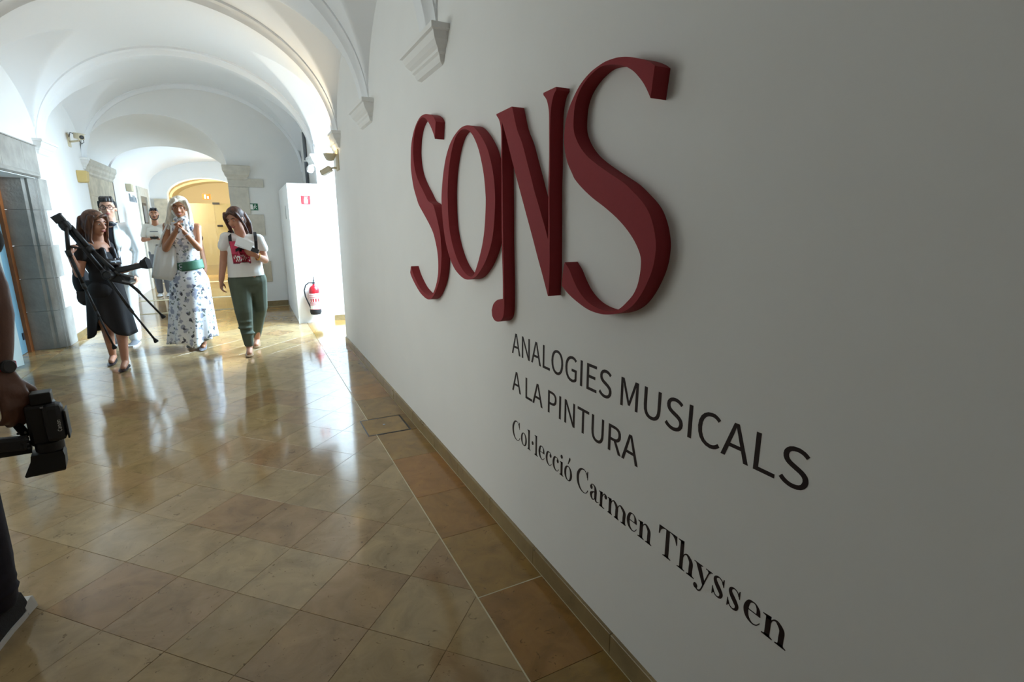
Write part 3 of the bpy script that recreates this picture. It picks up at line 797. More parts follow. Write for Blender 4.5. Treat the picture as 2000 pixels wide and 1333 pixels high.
a1 = Vector((-.75, .35, -.45)).normalized()
hb_ = put('head', MB().obox((XR - .125, 6.36, 2.055), a1, (.35, .75, 0), a1.cross(Vector((.35, .75, 0))), .12, .09, .06), M['cream'], sl); bevel(hb_, .006)
put('lens', MB().obox(Vector((XR - .125, 6.36, 2.055)) + a1 * .061, a1, (.35, .75, 0), a1.cross(Vector((.35, .75, 0))), .004, .075, .048), M['dark2'], sl)
cs = root('spotlight', (XR, 8.1, 2.2), 'white round spotlight on the corbel above the partition', 'spotlight')
put('arm', MB().tube([(XR, 8.2, 2.30), (XR - .06, 8.2, 2.30), (XR - .08, 8.2, 2.27)], .014), M['white'], cs)
put('head', MB().lathe([(.012, .04), (.035, .034), (.05, .0), (.048, -.03), (.04, -.055), (.034, -.05)], (XR - .09, 8.18, 2.25), axis=(.25, .35, 1)), M['white'], cs, smooth='auto')

# ------------------------------------------------------------------ the raised red sign on the right wall (outlines in 0.1 mm along the wall)
SIGN = {'S1':[[(32404,18692),(32266,19253),(31943,19737),(31305,20245),(30489,20573),(29889,20654),(29254,20616),(28719,20512),(28205,20369),(27798,20189),(27545,19958),(27648,19568),(27757,19124),(27970,19424),
 (28335,19788),(28665,20054),(28942,20236),(29307,20416),(29759,20540),(30273,20516),(30822,20358),(31246,20109),(31588,19731),(31755,19365),(31865,18854),(31818,18408),(31642,17950),(31309,17481),(30749,17002),
 (30054,16528),(29250,15978),(28443,15760),(27967,15210),(27629,14671),(27359,14138),(27281,13603),(27238,13106),(27336,12596),(27488,12076),(27772,11577),(28177,11141),(28706,10701),(29237,10407),(29741,10255),
 (30228,10230),(30689,10272),(31632,10474),(32757,10948),(33546,11405),(33666,11573),(33401,11988),(32984,11554),(32379,11159),(31591,10772),(30656,10540),(29970,10479),(29474,10517),(29112,10629),(28680,10952),
 (28322,11325),(28083,11678),(27926,12040),(27853,12648),(27967,13240),(28247,13783),(28607,14245),(29255,14713),(30211,15289),(31141,15846),(31491,16198),(32049,16860),(32361,17562),(32494,18116)]],'O':[[(20229,15704),
 (20255,16114),(20325,16511),(20479,16967),(20700,17405),(20958,17799),(21357,18190),(21768,18512),(22193,18775),(22559,18940),(22938,19045),(23410,19108),(23902,19105),(24418,19009),(25053,18804),(25584,18510),
 (26103,18041),(26503,17443),(26757,16876),(26932,16324),(26988,15977),(26966,15381),(26807,14578),(26499,13728),(25962,12996),(25419,12530),(24877,12275),(24216,12089),(23701,12031),(23137,12084),(22591,12226),
 (22120,12456),(21552,12851),(21115,13264),(20743,13741),(20483,14240),(20356,14723),(20269,15237)],[(21198,15743),(21225,16032),(21303,16500),(21430,16944),(21628,17395),(21865,17827),(22143,18187),(22502,18535),
 (22836,18754),(23064,18860),(23338,18940),(23660,18988),(23992,18990),(24426,18894),(24790,18708),(25229,18283),(25546,17795),(25777,17284),(25911,16818),(26004,16277),(26019,15938),(26005,15215),(25853,14387),
 (25479,13662),(24963,13051),(24447,12648),(23812,12339),(23315,12231),(22948,12235),(22680,12355),(22278,12801),(21921,13307),(21631,13794),(21399,14391),(21251,15136)]],'N':[[(20053,19016),(18673,19045),(18623,18976),
 (18251,18177),(17840,17645),(17435,16919),(17039,16208),(16899,15930),(16578,15416),(16326,15000),(16077,14589),(15854,14178),(15857,15022),(15883,15872),(15866,16899),(15891,17714),(15910,18301),(15972,18550),
 (16090,18783),(16304,18971),(16306,19037),(15479,19050),(15471,18954),(15619,18845),(15720,18659),(15788,18437),(15821,18102),(15816,17435),(15790,16618),(15803,15867),(15738,14158),(15718,12981),(15758,12177),
 (15799,12172),(16147,12792),(16533,13437),(16994,14248),(17466,15047),(18020,15993),(18529,16874),(18929,17600),(19262,18205),(19555,18656),(19526,18495),(19524,17927),(19522,17289),(19513,16641),(19492,15676),
 (19464,13829),(19410,12562),(19391,11426),(19422,11092),(19518,10807),(19759,10611),(20053,10520),(20403,10535),(20635,10693),(20671,10949),(20491,11234),(20138,11452),(19748,11557),(19520,11599),(19530,12551),
 (19592,13824),(19619,15681),(19599,16648),(19632,17300),(19609,17939),(19643,18387),(19718,18619),(19834,18796),(20030,18955)]],'S2':[[(10819,18532),(10911,17805),(11017,17967),(11186,18191),(11395,18402),(11606,18582),
 (11817,18717),(11944,18784),(12116,18855),(12468,18967),(12785,19033),(13111,19056),(13445,18991),(13739,18885),(14042,18704),(14246,18494),(14370,18233),(14410,17893),(14395,17599),(14301,17381),(14036,17053),
 (13672,16750),(13194,16472),(12641,16198),(12212,16000),(11737,15771),(11281,15474),(10972,15247),(10752,15030),(10569,14738),(10444,14424),(10387,14135),(10407,13787),(10496,13457),(10668,13110),(10890,12774),
 (11169,12477),(11515,12264),(11884,12132),(12325,12038),(12742,12009),(13295,12048),(13888,12201),(14455,12406),(14887,12640),(14876,12853),(14811,13175),(14738,13451),(14428,13205),(14165,12886),(13848,12580),
 (13425,12330),(13025,12202),(12591,12145),(12181,12155),(11868,12239),(11662,12354),(11443,12528),(11192,12766),(11038,13015),(10955,13307),(10926,13561),(10947,13811),(11080,14054),(11317,14324),(11647,14600),
 (12082,14886),(12687,15204),(13274,15479),(13812,15782),(14260,16092),(14418,16275),(14695,16620),(14859,16974),(14933,17318),(14917,17648),(14842,17965),(14682,18261),(14414,18556),(14126,18792),(13845,18936),
 (13547,19042),(13209,19106),(12883,19141),(12567,19129),(12304,19102),(11921,19018),(11552,18896),(11236,18773),(10965,18636)]]}
XF = XR - 0.052
def densify(p, n=3):
    """smooth the curved runs, keep the sharp corners"""
    P = [Vector((a, b)) for a, b in p]; out = []; k = len(P)
    def corner(i):
        a = (P[i] - P[i - 1]); b = (P[(i + 1) % k] - P[i])
        return a.length < 1e-6 or b.length < 1e-6 or abs(a.angle(b)) > .62
    co = [corner(i) for i in range(k)]
    for i in range(k):
        p1, p2 = P[i], P[(i + 1) % k]
        p0 = P[i - 1] if not co[i] else p1 - (p2 - p1) * .5
        p3 = P[(i + 2) % k] if not co[(i + 1) % k] else p2 + (p2 - p1) * .5
        d1 = (p1 - p0).length; d2 = (p2 - p1).length; d3 = (p3 - p2).length
        m1 = (p2 - p0) * (d2 / max(d1 + d2, 1e-6)); m2 = (p3 - p1) * (d2 / max(d2 + d3, 1e-6))
        if co[i]: m1 = p2 - p1
        if co[(i + 1) % k]: m2 = p2 - p1
        for s in range(n):
            t = s / n
            out.append(((2 * t ** 3 - 3 * t * t + 1) * p1 + (t ** 3 - 2 * t * t + t) * m1 + (-2 * t ** 3 + 3 * t * t) * p2 + (t ** 3 - t * t) * m2))
    return [(v.x, v.y) for v in out]
sign_labels = {'S1': 'small dark red raised letter S, the first and farthest letter of the wall title',
               'O': 'dark red raised narrow letter O between the small S and the N',
               'N': 'dark red raised letter N whose left stem runs down into a round note head',
               'S2': 'largest dark red raised letter S, the last and nearest letter of the wall title'}
for key, polys in SIGN.items():
    cy = sum(p[0] for p in polys[0]) / len(polys[0]) / 1e4; cz = sum(p[1] for p in polys[0]) / len(polys[0]) / 1e4
    r = root('sign_letter', (XR, cy, cz), sign_labels[key], 'sign letter', 'raised red letters of the wall title')
    dp_ = [densify([(a / 1e4, b / 1e4) for a, b in p]) for p in polys]
    # the object itself carries the solid letter
    o = filled('letter_body', dp_, lambda x, y: (XF, x, y), (0.0517, 0, 0), M['red'], r)
    bpy.data.objects.remove(r)
    o.name = 'sign_letter'; o.location = (XR, cy, cz)
    setp(o, sign_labels[key], 'sign letter', 'raised red letters of the wall title')

# ------------------------------------------------------------------ vinyl lettering
SANS = {'A':[[[1,0],[34,0],[59,78],[153,78],[177,0],[211,0],[124,257],[88,257]],[[67,104],[79,144],[85,161],[90,178],[95,195],[100,213],[105,230],[106,230],[111,213],[116,195],[122,178],[127,161],[132,144],[145,104]]],
 'N':[[[35,0],[66,0],[66,135],[66,151],[65,167],[64,183],[63,199],[62,215],[63,215],[91,162],[185,0],[218,0],[218,257],[187,257],[187,123],[187,107],[188,91],[189,74],[190,58],[192,42],[190,42],[162,95],[68,257],
 [35,257]]],'L':[[[35,0],[180,0],[180,28],[68,28],[68,257],[35,257]]],'O':[[[130,-5],[166,1],[196,19],[219,47],[234,84],[239,129],[234,175],[219,211],[196,238],[166,255],[130,261],[94,255],[63,238],[40,211],[26,175],
 [20,129],[26,84],[40,47],[63,19],[94,1]],[[130,24],[104,29],[83,42],[67,64],[57,94],[54,129],[57,165],[67,193],[83,215],[104,228],[130,233],[156,228],[177,215],[193,193],[203,165],[206,129],[203,94],[193,64],[177,42],
 [156,29]]],'G':[[[136,-5],[156,-3],[174,1],[190,7],[204,16],[215,25],[215,133],[131,133],[131,106],[186,106],[186,39],[179,34],[170,29],[161,26],[150,24],[139,24],[109,29],[85,42],[68,64],[57,93],[54,129],[57,165],
 [69,193],[87,215],[110,228],[139,233],[153,232],[166,228],[177,223],[186,216],[194,209],[212,230],[202,239],[190,247],[175,255],[158,259],[138,261],[100,255],[67,238],[42,211],[26,174],[20,128],[26,82],[42,45],[66,18],
 [98,1]]],'I':[[[35,0],[68,0],[68,257],[35,257]]],'E':[[[35,0],[187,0],[187,28],[68,28],[68,121],[165,121],[165,149],[68,149],[68,229],[183,229],[183,257],[35,257]]],'S':[[[106,-5],[136,-1],[160,9],[178,25],[190,45],
 [194,68],[191,89],[184,105],[172,118],[158,128],[141,137],[104,153],[92,158],[81,164],[71,172],[64,182],[62,196],[64,208],[70,219],[80,226],[93,231],[110,233],[123,232],[136,229],[148,224],[158,217],[168,209],[185,230],
 [173,240],[159,249],[144,255],[127,260],[110,261],[83,258],[61,249],[44,234],[33,216],[29,193],[32,173],[40,157],[52,144],[66,135],[81,127],[118,111],[132,105],[143,98],[153,90],[159,79],[161,65],[158,52],[152,40],
 [140,31],[125,26],[107,24],[91,25],[76,29],[61,36],[48,45],[36,56],[17,33],[31,20],[47,10],[66,2],[85,-3]]],'M':[[[35,0],[64,0],[64,142],[64,156],[64,172],[63,188],[61,203],[60,218],[62,218],[82,159],[131,26],[153,26],
 [201,159],[222,218],[223,218],[222,203],[221,188],[220,172],[219,156],[219,142],[219,0],[249,0],[249,257],[210,257],[161,119],[158,109],[154,98],[151,87],[147,77],[143,66],[142,66],[138,77],[134,87],[131,98],[127,109],
 [123,119],[74,257],[35,257]]],'U':[[[126,-5],[156,-1],[181,11],[201,31],[214,63],[218,106],[218,257],[187,257],[187,105],[184,73],[176,50],[163,35],[146,26],[126,24],[107,26],[91,35],[78,50],[70,73],[67,105],[67,257],
 [34,257],[34,106],[39,63],[52,31],[71,11],[97,-1]]],'C':[[[132,-5],[151,-3],[168,2],[184,9],[198,19],[211,32],[193,53],[183,43],[172,35],[160,29],[147,25],[133,24],[106,29],[84,42],[68,64],[57,93],[54,129],[57,165],
 [68,193],[85,215],[107,228],[134,233],[147,232],[159,228],[169,223],[178,217],[187,209],[204,230],[195,239],[182,248],[168,255],[152,260],[134,261],[97,255],[66,238],[42,211],[26,174],[20,128],[26,82],[41,45],[65,18],
 [96,1]]],'P':[[[35,0],[68,0],[68,102],[110,102],[141,105],[168,114],[187,130],[200,152],[204,181],[200,211],[187,232],[167,246],[141,254],[109,257],[35,257]],[[68,129],[68,230],[104,230],[129,229],[148,224],[161,215],
 [170,201],[172,181],[170,162],[162,147],[149,137],[130,130],[106,129]]],'T':[[[89,0],[121,0],[121,229],[199,229],[199,257],[11,257],[11,229],[89,229]]],'R':[[[68,135],[68,230],[111,230],[133,229],[150,224],[163,215],
 [170,203],[173,185],[170,167],[163,153],[150,143],[133,137],[111,135]],[[176,0],[213,0],[147,112],[167,119],[183,130],[195,144],[203,163],[205,185],[201,213],[189,233],[170,247],[145,254],[116,257],[35,257],[35,0],
 [68,0],[68,109],[114,109]]],'a':[[[76,-5],[90,-3],[103,1],[116,7],[128,14],[139,23],[140,23],[143,0],[169,0],[169,117],[167,143],[159,165],[147,181],[128,191],[103,195],[85,194],[69,190],[54,184],[40,177],[29,170],
 [41,148],[51,154],[61,160],[73,164],[85,167],[98,168],[114,166],[125,159],[132,148],[136,135],[137,120],[94,114],[61,103],[38,90],[25,72],[21,49],[23,31],[31,16],[43,5],[58,-2]],[[85,21],[74,22],[65,26],[58,31],[53,40],
 [51,51],[54,65],[63,77],[79,86],[104,94],[137,99],[137,46],[126,37],[116,30],[106,25],[96,22]]],'n':[[[32,0],[64,0],[64,138],[75,148],[85,157],[95,162],[105,166],[116,167],[130,165],[140,159],[147,150],[151,135],
 [152,116],[152,0],[184,0],[184,120],[182,147],[175,168],[164,183],[147,192],[126,195],[111,193],[98,189],[85,182],[73,173],[62,162],[62,162],[58,190],[32,190]]],'o':[[[106,-5],[133,0],[157,12],[176,33],[189,60],[194,95],
 [189,130],[176,158],[157,178],[133,191],[106,195],[79,191],[55,178],[36,158],[23,130],[18,95],[23,60],[36,33],[55,12],[79,0]],[[106,22],[88,25],[73,35],[61,50],[54,71],[51,95],[54,119],[61,140],[73,155],[88,165],
 [106,168],[124,165],[140,155],[151,140],[159,119],[161,95],[159,71],[151,50],[140,35],[124,25]]],'c':[[[107,-5],[121,-3],[134,0],[146,5],[158,11],[169,19],[155,41],[147,35],[139,30],[130,26],[120,23],[110,22],[90,25],
 [74,35],[62,50],[54,71],[51,95],[54,119],[62,140],[75,155],[91,165],[111,168],[120,167],[128,165],[135,162],[142,157],[149,152],[165,173],[156,180],[147,186],[136,191],[124,194],[110,195],[81,191],[56,178],[36,158],
 [23,130],[18,95],[23,60],[35,33],[54,12],[79,0]]]}
ADV = {'A': 213, 'N': 253, 'L': 190, 'O': 260, 'G': 241, 'I': 103, 'E': 206, 'S': 209, 'M': 284, 'U': 252, 'C': 223, 'P': 222, 'T': 210, 'R': 222, 'a': 197, 'n': 214, 'o': 212, 'c': 180}

XV = XR - 0.0009
def sans_word(word, y_start, y_end, base, cap, parent):
    s = cap / 257.0
    xs_, x = [], 0
    for ch in word: xs_.append(x); x += ADV[ch]
    lx = min(p[0] for sp in SANS[word[0]] for p in sp); rx = xs_[-1] + max(p[0] for sp in SANS[word[-1]] for p in sp)
    kx = (y_start - y_end) / (rx - lx)
    for ch, x0 in zip(word, xs_):
        filled('letter', SANS[ch], lambda x, y, x0=x0: (XV, y_start - (x0 + x - lx) * kx, base + y * s), (0.0012, 0, 0), M['ink'], parent)
t1 = root('wall_lettering', (XR, 1.28, .914), 'dark upper line of capitals reading ANALOGIES MUSICALS below the red letters', 'lettering')
sans_word('ANALOGIES', 1.968, 1.2590, .9140, .0930, t1)
sans_word('MUSICALS', 1.2124, .5945, .9155, .0915, t1)
t2 = root('wall_lettering', (XR, 1.54, .743), 'dark middle line of capitals reading A LA PINTURA on the white wall', 'lettering')
sans_word('A', 1.9644, 1.8822, .7440, .0915, t2); sans_word('LA', 1.8392, 1.6946, .7430, .0915, t2); sans_word('PINTURA', 1.6525, 1.1162, .7430, .0915, t2)

# serif line: each glyph drawn in millimetres from strokes of swelling width
def catmull(pts, n=7):
    out = []
    for i in range(len(pts) - 1):
        p0 = pts[max(i - 1, 0)]; p1 = pts[i]; p2 = pts[i + 1]; p3 = pts[min(i + 2, len(pts) - 1)]
        for s in range(n):
            t = s / n
            out.append(tuple(.5 * (2 * b + (c - a) * t + (2 * a - 5 * b + 4 * c - d) * t * t + (3 * b - a - 3 * c + d) * t ** 3) for a, b, c, d in zip(p0, p1, p2, p3)))
    return out + [tuple(pts[-1])]
class Glyph:
    def __init__(s): s.polys = []
    def p(s, *pts): s.polys.append(list(pts)); return s
    def stroke(s, *pts):
        q = catmull(pts); l, r = [], []
        for i, (x, y, w_) in enumerate(q):
            a = q[max(i - 1, 0)]; b = q[min(i + 1, len(q) - 1)]; d = math.hypot(b[0] - a[0], b[1] - a[1]) or 1
            nx_, ny_ = -(b[1] - a[1]) / d * w_ / 2, (b[0] - a[0]) / d * w_ / 2
            l.append((x + nx_, y + ny_)); r.append((x - nx_, y - ny_))
        for i in range(len(q) - 1): s.polys.append([l[i], l[i + 1], r[i + 1], r[i]])
        return s
    def dot(s, x, y, rx, ry, n=16): s.polys.append([(x + rx * cos(2 * pi * k / n), y + ry * sin(2 * pi * k / n)) for k in range(n)]); return s
    def foot(s, x0, x1, s0, s1): return s.p((x0, 0), (x1, 0), (x1, 2.2), (s1 + 1.2, 4.2), (s1, 7), (s0, 7), (s0 - 1.2, 4.2), (x0, 2.2))
    def stem(s, x0, x1, top, fl=8): s.p((x0, 0), (x1, 0), (x1, top), (x0, top - 2)); return s.p((x0 - fl, top - 1.5), (x1, top + 1.2), (x1, top - 9), (x0, top - 9), (x0, top - 5), (x0 - fl, top - 3.4))
def g_C(): return Glyph().stroke((66, 66, 3), (60, 81, 3), (45, 88.8, 3.2), (24, 82, 8), (10, 62, 13), (7, 44, 14), (11, 24, 12.5), (25, 6, 7), (45, -.2, 3), (62, 5, 2.8), (72, 19, 2.5)).p((56, 80), (63, 81), (67, 91), (70.5, 91), (70.5, 58), (68, 58), (66, 68), (61, 77))
def g_c(): return Glyph().stroke((40, 47, 5), (36, 55, 3.2), (27, 57, 3), (14, 51, 9), (7.5, 30, 13), (12, 11, 10.5), (26, .8, 4), (38, 3, 2.6), (46, 13, 2.2)).dot(38, 45, 6.8, 8)
def g_e(): return Glyph().stroke((42.5, 31, 11), (41, 45, 9), (34, 55, 4), (25.5, 57, 3), (14, 51, 9), (7.5, 30, 13.5), (12, 11, 10.5), (26, .8, 4), (39, 3, 2.6), (48, 14, 2.2)).p((10, 30), (48, 30), (48, 32.4), (10, 32.4))
def g_o(): return Glyph().stroke(*[(26.5 - (20.4 + 0 * k) * cos(2 * pi * k / 16), 28.5 + 28.4 * sin(2 * pi * k / 16), 3 + 9.6 * abs(cos(2 * pi * k / 16)) ** 1.5) for k in range(17)])
def g_oa(): return g_o().p((23.5, 66), (26, 66), (38, 84), (40, 91), (37, 96), (33, 95), (31, 90))
def g_l(): return Glyph().stem(8.8, 21.4, 89).foot(0, 30, 8.8, 21.4)
def g_i(): return Glyph().stem(7, 20, 56.5, 7).foot(0, 27, 7, 20).dot(12.5, 78, 7.3, 8)
def g_dot(): return Glyph().dot(8, 39, 7.6, 8.4)
def arch_(g, x, w_=28): return g.stroke((x, 40, 2.6), (x + 4, 50, 3), (x + 12, 56, 4.4), (x + 20, 53, 9), (x + w_ - 6.5, 41, 12.6), (x + w_ - 6.5, 20, 12.8), (x + w_ - 6.5, 0, 12.8))
def g_n(): return arch_(Glyph().stem(8, 21, 56.5).foot(0, 29, 8, 21), 20, 41).foot(36, 63, 48.1, 60.9) if 0 else arch_(Glyph().stem(8.2, 21.4, 56.5).foot(0, 28.5, 8.2, 21.4), 20, 36).foot(35.5, 63, 43.1, 55.9)
def g_h(): return arch_(Glyph().stem(9.6, 22, 89, 9).foot(1, 29.5, 9.6, 22), 21, 36).foot(37, 64.5, 44.1, 56.9)
def g_r(): return Glyph().stem(7, 20, 56.5, 7).foot(3, 32, 7, 20).stroke((19, 40, 2.6), (24, 50, 3), (32, 56, 4), (40, 53, 4)).dot(38, 48, 7, 8)
def g_m(): return arch_(arch_(Glyph().stem(7.2, 20.2, 56.5, 7).foot(2, 25.5, 7.2, 20.2), 19, 36.5), 54, 39.5).foot(37, 61, 43.1, 55.9).foot(72, 97, 80.6, 93.4)
def g_a(): return Glyph().dot(8.5, 44, 7, 8).stroke((4, 46, 3), (9, 54, 3.2), (19, 57, 3.4), (29, 52, 8), (33.5, 40, 12.8), (33.5, 22, 12.8), (33.5, 9, 12)).stroke((33, 14, 12), (36, 4, 8), (43, .8, 3), (52, 6, 1.8)).stroke((29, 33, 2.4), (18, 29, 5.5), (7.5, 17, 12.5), (13, 3.5, 7), (22, 1.6, 3.2), (29, 9, 2.4))
def g_T(): return Glyph().p((.5, 86), (71.5, 86), (71.5, 89), (.5, 89)).p((29, 0), (43, 0), (43, 87), (29, 87)).foot(20.5, 52, 29, 43).p((.5, 89), (-.3, 61), (2, 61), (7, 75), (15, 83), (24, 86.5), (24, 89)).p((71.5, 89), (72.3, 61), (70, 61), (65, 75), (57, 83), (48, 86.5), (48, 89))
def g_y(): return Glyph().p((5.5, 57), (22, 57), (39.5, 12), (34, -1)).p((0, 55.6), (29.5, 55.6), (29.5, 58), (0, 58)).p((40.5, 55.6), (61.5, 55.6), (61.5, 58), (40.5, 58)).stroke((52.5, 56, 3), (46, 38, 3), (36.5, 10, 3.4), (30, -10, 3.4), (24, -20, 3.8), (16, -22, 4), (9, -16, 4)).dot(9.5, -14, 7.2, 8).p((22, 53), (29.5, 56), (20, 56)).p((45, 56), (52, 48), (58, 56))
def g_s(): return Glyph().stroke((33, 44, 2.2), (29, 53, 2.6), (19.5, 57.4, 3), (10, 53, 7), (8, 44, 10), (14, 34, 13), (23, 24, 13.2), (29.5, 14, 10.5), (27, 4, 7), (18, 0, 3), (9, 4, 2.6), (3.5, 15, 2.2)).p((29, 51), (32.5, 53), (34, 60), (36.3, 60), (36.5, 38), (34.8, 38), (32, 46)).p((.8, 22), (0, -1.5), (2.2, -1.5), (4, 4), (8, 5.5), (5, 11), (2.4, 22))
def serif(g, y0, base, sx, sz, parent):
    mb = MB()
    for p in g.polys:
        mb.prism([(XV, y0 - x * sx / 1000, base + y * sz / 1000) for x, y in p], (0.0012, 0, 0))
    put('letter', mb, M['ink'], parent)
t3 = root('wall_lettering', (XR, 1.28, .52), 'dark serif line of lettering, the lowest of the three lines on the white wall', 'lettering')
for g, y0, base, sx in ((g_C(), 1.9624, .5180, 1.0), (g_o(), 1.8785, .5185, .99), (g_l(), 1.8200, .5182, .95), (g_dot(), 1.7815, .5215, 1), (g_l(), 1.7570, .5165, .97), (g_e(), 1.7225, .5200, 1.02),
                        (g_c(), 1.6638, .5195, 1.0), (g_c(), 1.6104, .5200, 1.02), (g_i(), 1.5565, .5178, 1.0), (g_oa(), 1.5230, .5190, .99), (g_C(), 1.4393, .5205, 1.0), (g_a(), 1.3554, .5215, 1.0), (g_r(), 1.3020, .5188, 1.0),
                        (g_m(), 1.2534, .5190, 1.0), (g_e(), 1.1528, .5222, 1.0), (g_n(), 1.0988, .5200, 1.0), (g_T(), 1.0083, .5215, 1.0), (g_h(), .9319, .5224, 1.0), (g_y(), .8697, .5228, 1.0),
                        (g_s(), .8060, .5255, 1.0), (g_s(), .7578, .5258, 1.0), (g_e(), .7100, .5275, .98), (g_n(), .6569, .5240, 1.0)):
    serif(g, y0, base, sx, 1.0, t3)

# ------------------------------------------------------------------ people
def V(*a): return Vector(a)
def yawm(f):
    """rotation whose local y axis is the facing direction f (roll-free)"""
    f = Vector(f).normalized(); r = f.cross(V(0, 0, 1)).normalized(); u = r.cross(f)
    return Matrix((r, f, u)).transposed()
def rollm(f, deg):
    return yawm(f) @ Matrix.Rotation(radians(deg), 3, 'Y')


def limb(mb, pts, rad):
    for a, b, ra, rb in zip(pts, pts[1:], rad, rad[1:]): mb.cap_(a, b, ra, rb, 14)


def hand(mb, w, d, n, side, curl=.5, s=1.0, r=.0085, thumb=.5):
    """palm, four unequal curled fingers and a thumb; d along the hand, n out of the palm, side = +-1 for the thumb's side"""
    w = Vector(w); d = Vector(d).normalized(); n = Vector(n); n = (n - d * n.dot(d)).normalized(); t = d.cross(n) * side
    for o in (-.026, -.009, .009, .026):
        mb.cap_(w + t * o * .55 * s, w + d * .085 * s + t * o * s, .016 * s, .0125 * s, 10)
    mb.ell(w + d * .045 * s, (.03 * s, .03 * s, .018 * s), Matrix((t, d, n)).transposed())
    for o, ln, c in ((.029, .070, .9), (.010, .079, 1.0), (-.010, .073, 1.05), (-.028, .058, 1.15)):
        p = w + d * .088 * s + t * o * s; a = 0
        for fr, rr in ((.45, 1.0), (.31, .93), (.24, .82)):
            a += curl * c * radians(52)
            q = p + (d * cos(a) + n * sin(a) + t * o * 1.2) * ln * fr * s
            mb.cap_(p, q, r * rr * s * 1.06, r * rr * s * .96, 10); p = q
    p = w + d * .022 * s + t * .030 * s
    q = p + (d * .72 + t * (.75 - thumb * .5) + n * (.15 + thumb * .5)).normalized() * .045 * s
    mb.cap_(p - t * .012 * s, q, .0145 * s, .0105 * s, 10)
    mb.cap_(q, q + (d * .85 + t * (.35 - thumb * .6) + n * (.1 + thumb * .5)).normalized() * .034 * s, .0105 * s, .008 * s, 10)


def head(mb, c, R, s=1.0):
    c = Vector(c); P = lambda x, y, z: c + R @ V(x * s, y * s, z * s)
    mb.ell(P(0, -.012, .028), (.074 * s, .092 * s, .092 * s), R, 20, 14)
    mb.ell(P(0, .018, -.035), (.058 * s, .066 * s, .075 * s), R, 18, 12)
    mb.ell(P(0, .045, -.088), (.028 * s, .030 * s, .022 * s), R)
    for x in (-1, 1):
        mb.ell(P(.036 * x, .050, -.028), (.024 * s, .026 * s, .026 * s), R)
        mb.ell(P(.076 * x, -.012, -.008), (.010 * s, .021 * s, .031 * s), R)
        mb.cap_(P(.012 * x, .074, .034), P(.045 * x, .066, .036), .010 * s, .009 * s)
    mb.cap_(P(0, .080, .018), P(0, .101, -.022), .0085 * s, .0125 * s)
    for x in (-1, 1): mb.ell(P(.011 * x, .090, -.026), (.009 * s, .010 * s, .007 * s), R)
    mb.ell(P(0, .078, -.056), (.023 * s, .014 * s, .010 * s), R)
    return P


def face(P, R, parent, s=1.0, brow='brow', smile=0.0, lids=False):
    for x in (-1, 1):
        e = put('eye', MB().ell(P(.031 * x, .073, .012), (.0120 * s, .0085 * s, .0048 * s if not lids else .0028 * s), R), M['eye'], parent, True)
        put('iris', MB().ell(P(.031 * x, .0795, .0115), (.0060 * s, .003 * s, .0050 * s if not lids else .0030 * s), R), M['iris'], e, True)
        put('eyebrow', MB().tube([P(.014 * x, .0845, .034), P(.033 * x, .080, .041), P(.052 * x, .066, .034)], [.003 * s, .0042 * s, .0022 * s], 8), M[brow], parent, True)
    put('lips', MB().tube([P(-.024, .080, -.054 + smile), P(-.012, .0905, -.056), P(0, .093, -.0545), P(.012, .0905, -.056), P(.024, .080, -.054 + smile)], [.0028 * s, .0062 * s, .0066 * s, .0062 * s, .0028 * s], 8), M['lips'], parent, True)


def torso(mb, pel, chest, neck, shL, shR, f, wp, wc, dp, dc, k=0.0, bust=0.0):
    R = yawm((f[0], f[1], 0)); pel = Vector(pel); chest = Vector(chest); neck = Vector(neck)
    mb.ell(pel, (wp + k, dp + k, .125 + k), R, 20, 12)
    mid = pel.lerp(chest, .48)
    mb.ell(mid, (min(wp, wc) * .86 + k, min(dp, dc) * .88 + k, .15), R, 20, 12)
    mb.ell(chest, (wc + k, dc + k, .165), R, 20, 12)
    mb.ell(chest + V(0, 0, .085), (wc * .92 + k, dc * .78 + k, .09), R, 20, 12)
    if bust:
        for x in (-1, 1): mb.ell(chest + R @ V(.07 * x, dc * .62, .01), (.062 + k, bust + k, .062 + k), R)
    for s_ in (shL, shR): mb.cap_(chest.lerp(neck, .72), Vector(s_), .055 + k, .05 + k, 14)
    return R


def shoe(name, heel, toe, m, parent, w=.045, h=.07, top=None, sole=None):
    """lofted shoe along heel -> toe on the ground"""
    heel = Vector(heel); toe = Vector(toe); d = toe - heel; ln = d.length; d.normalize(); r = d.cross(V(0, 0, 1)).normalized(); u = r.cross(d)
    prof = [(0, .55, .62), (.04, .78, .95), (.18, .84, 1.0), (.36, .84, .98), (.52, .92, .74), (.70, 1.0, .52), (.86, .88, .40), (.96, .58, .30), (1.0, .3, .2)]
    def ring(t, a, b, z0=0, grow=0): return [heel + d * ln * t + r * (w * a + grow) * cx + u * (z0 + (h * b - z0) * cz) for cx, cz in ((-1, 0), (-1, .45), (-.72, .85), (0, 1), (.72, .85), (1, .45), (1, 0))]
    o = put(name, MB().rings([ring(t, a, b, .012) for t, a, b in prof]), m, parent, smooth='auto')
    if sole is not None:
        rs = []
        for t, a, b in prof:
            q = heel + d * ln * (t * 1.03 - .015); g = w * a + .005
            rs.append([q - r * g, q - r * g + u * .022, q + r * g + u * .022, q + r * g])
        put('sole', MB().rings(rs), sole, o)
    return o


def cloth(name, rows, m, parent, th=.006, smooth=True, n=None):
    """open sheet from rows of points (each row a closed ring of equal length), given real thickness"""
    o = put(name, MB().rings(rows, cap=False), m, parent, smooth)
    s_ = o.modifiers.new('t', 'SOLIDIFY'); s_.thickness = th; s_.offset = 0
    return o


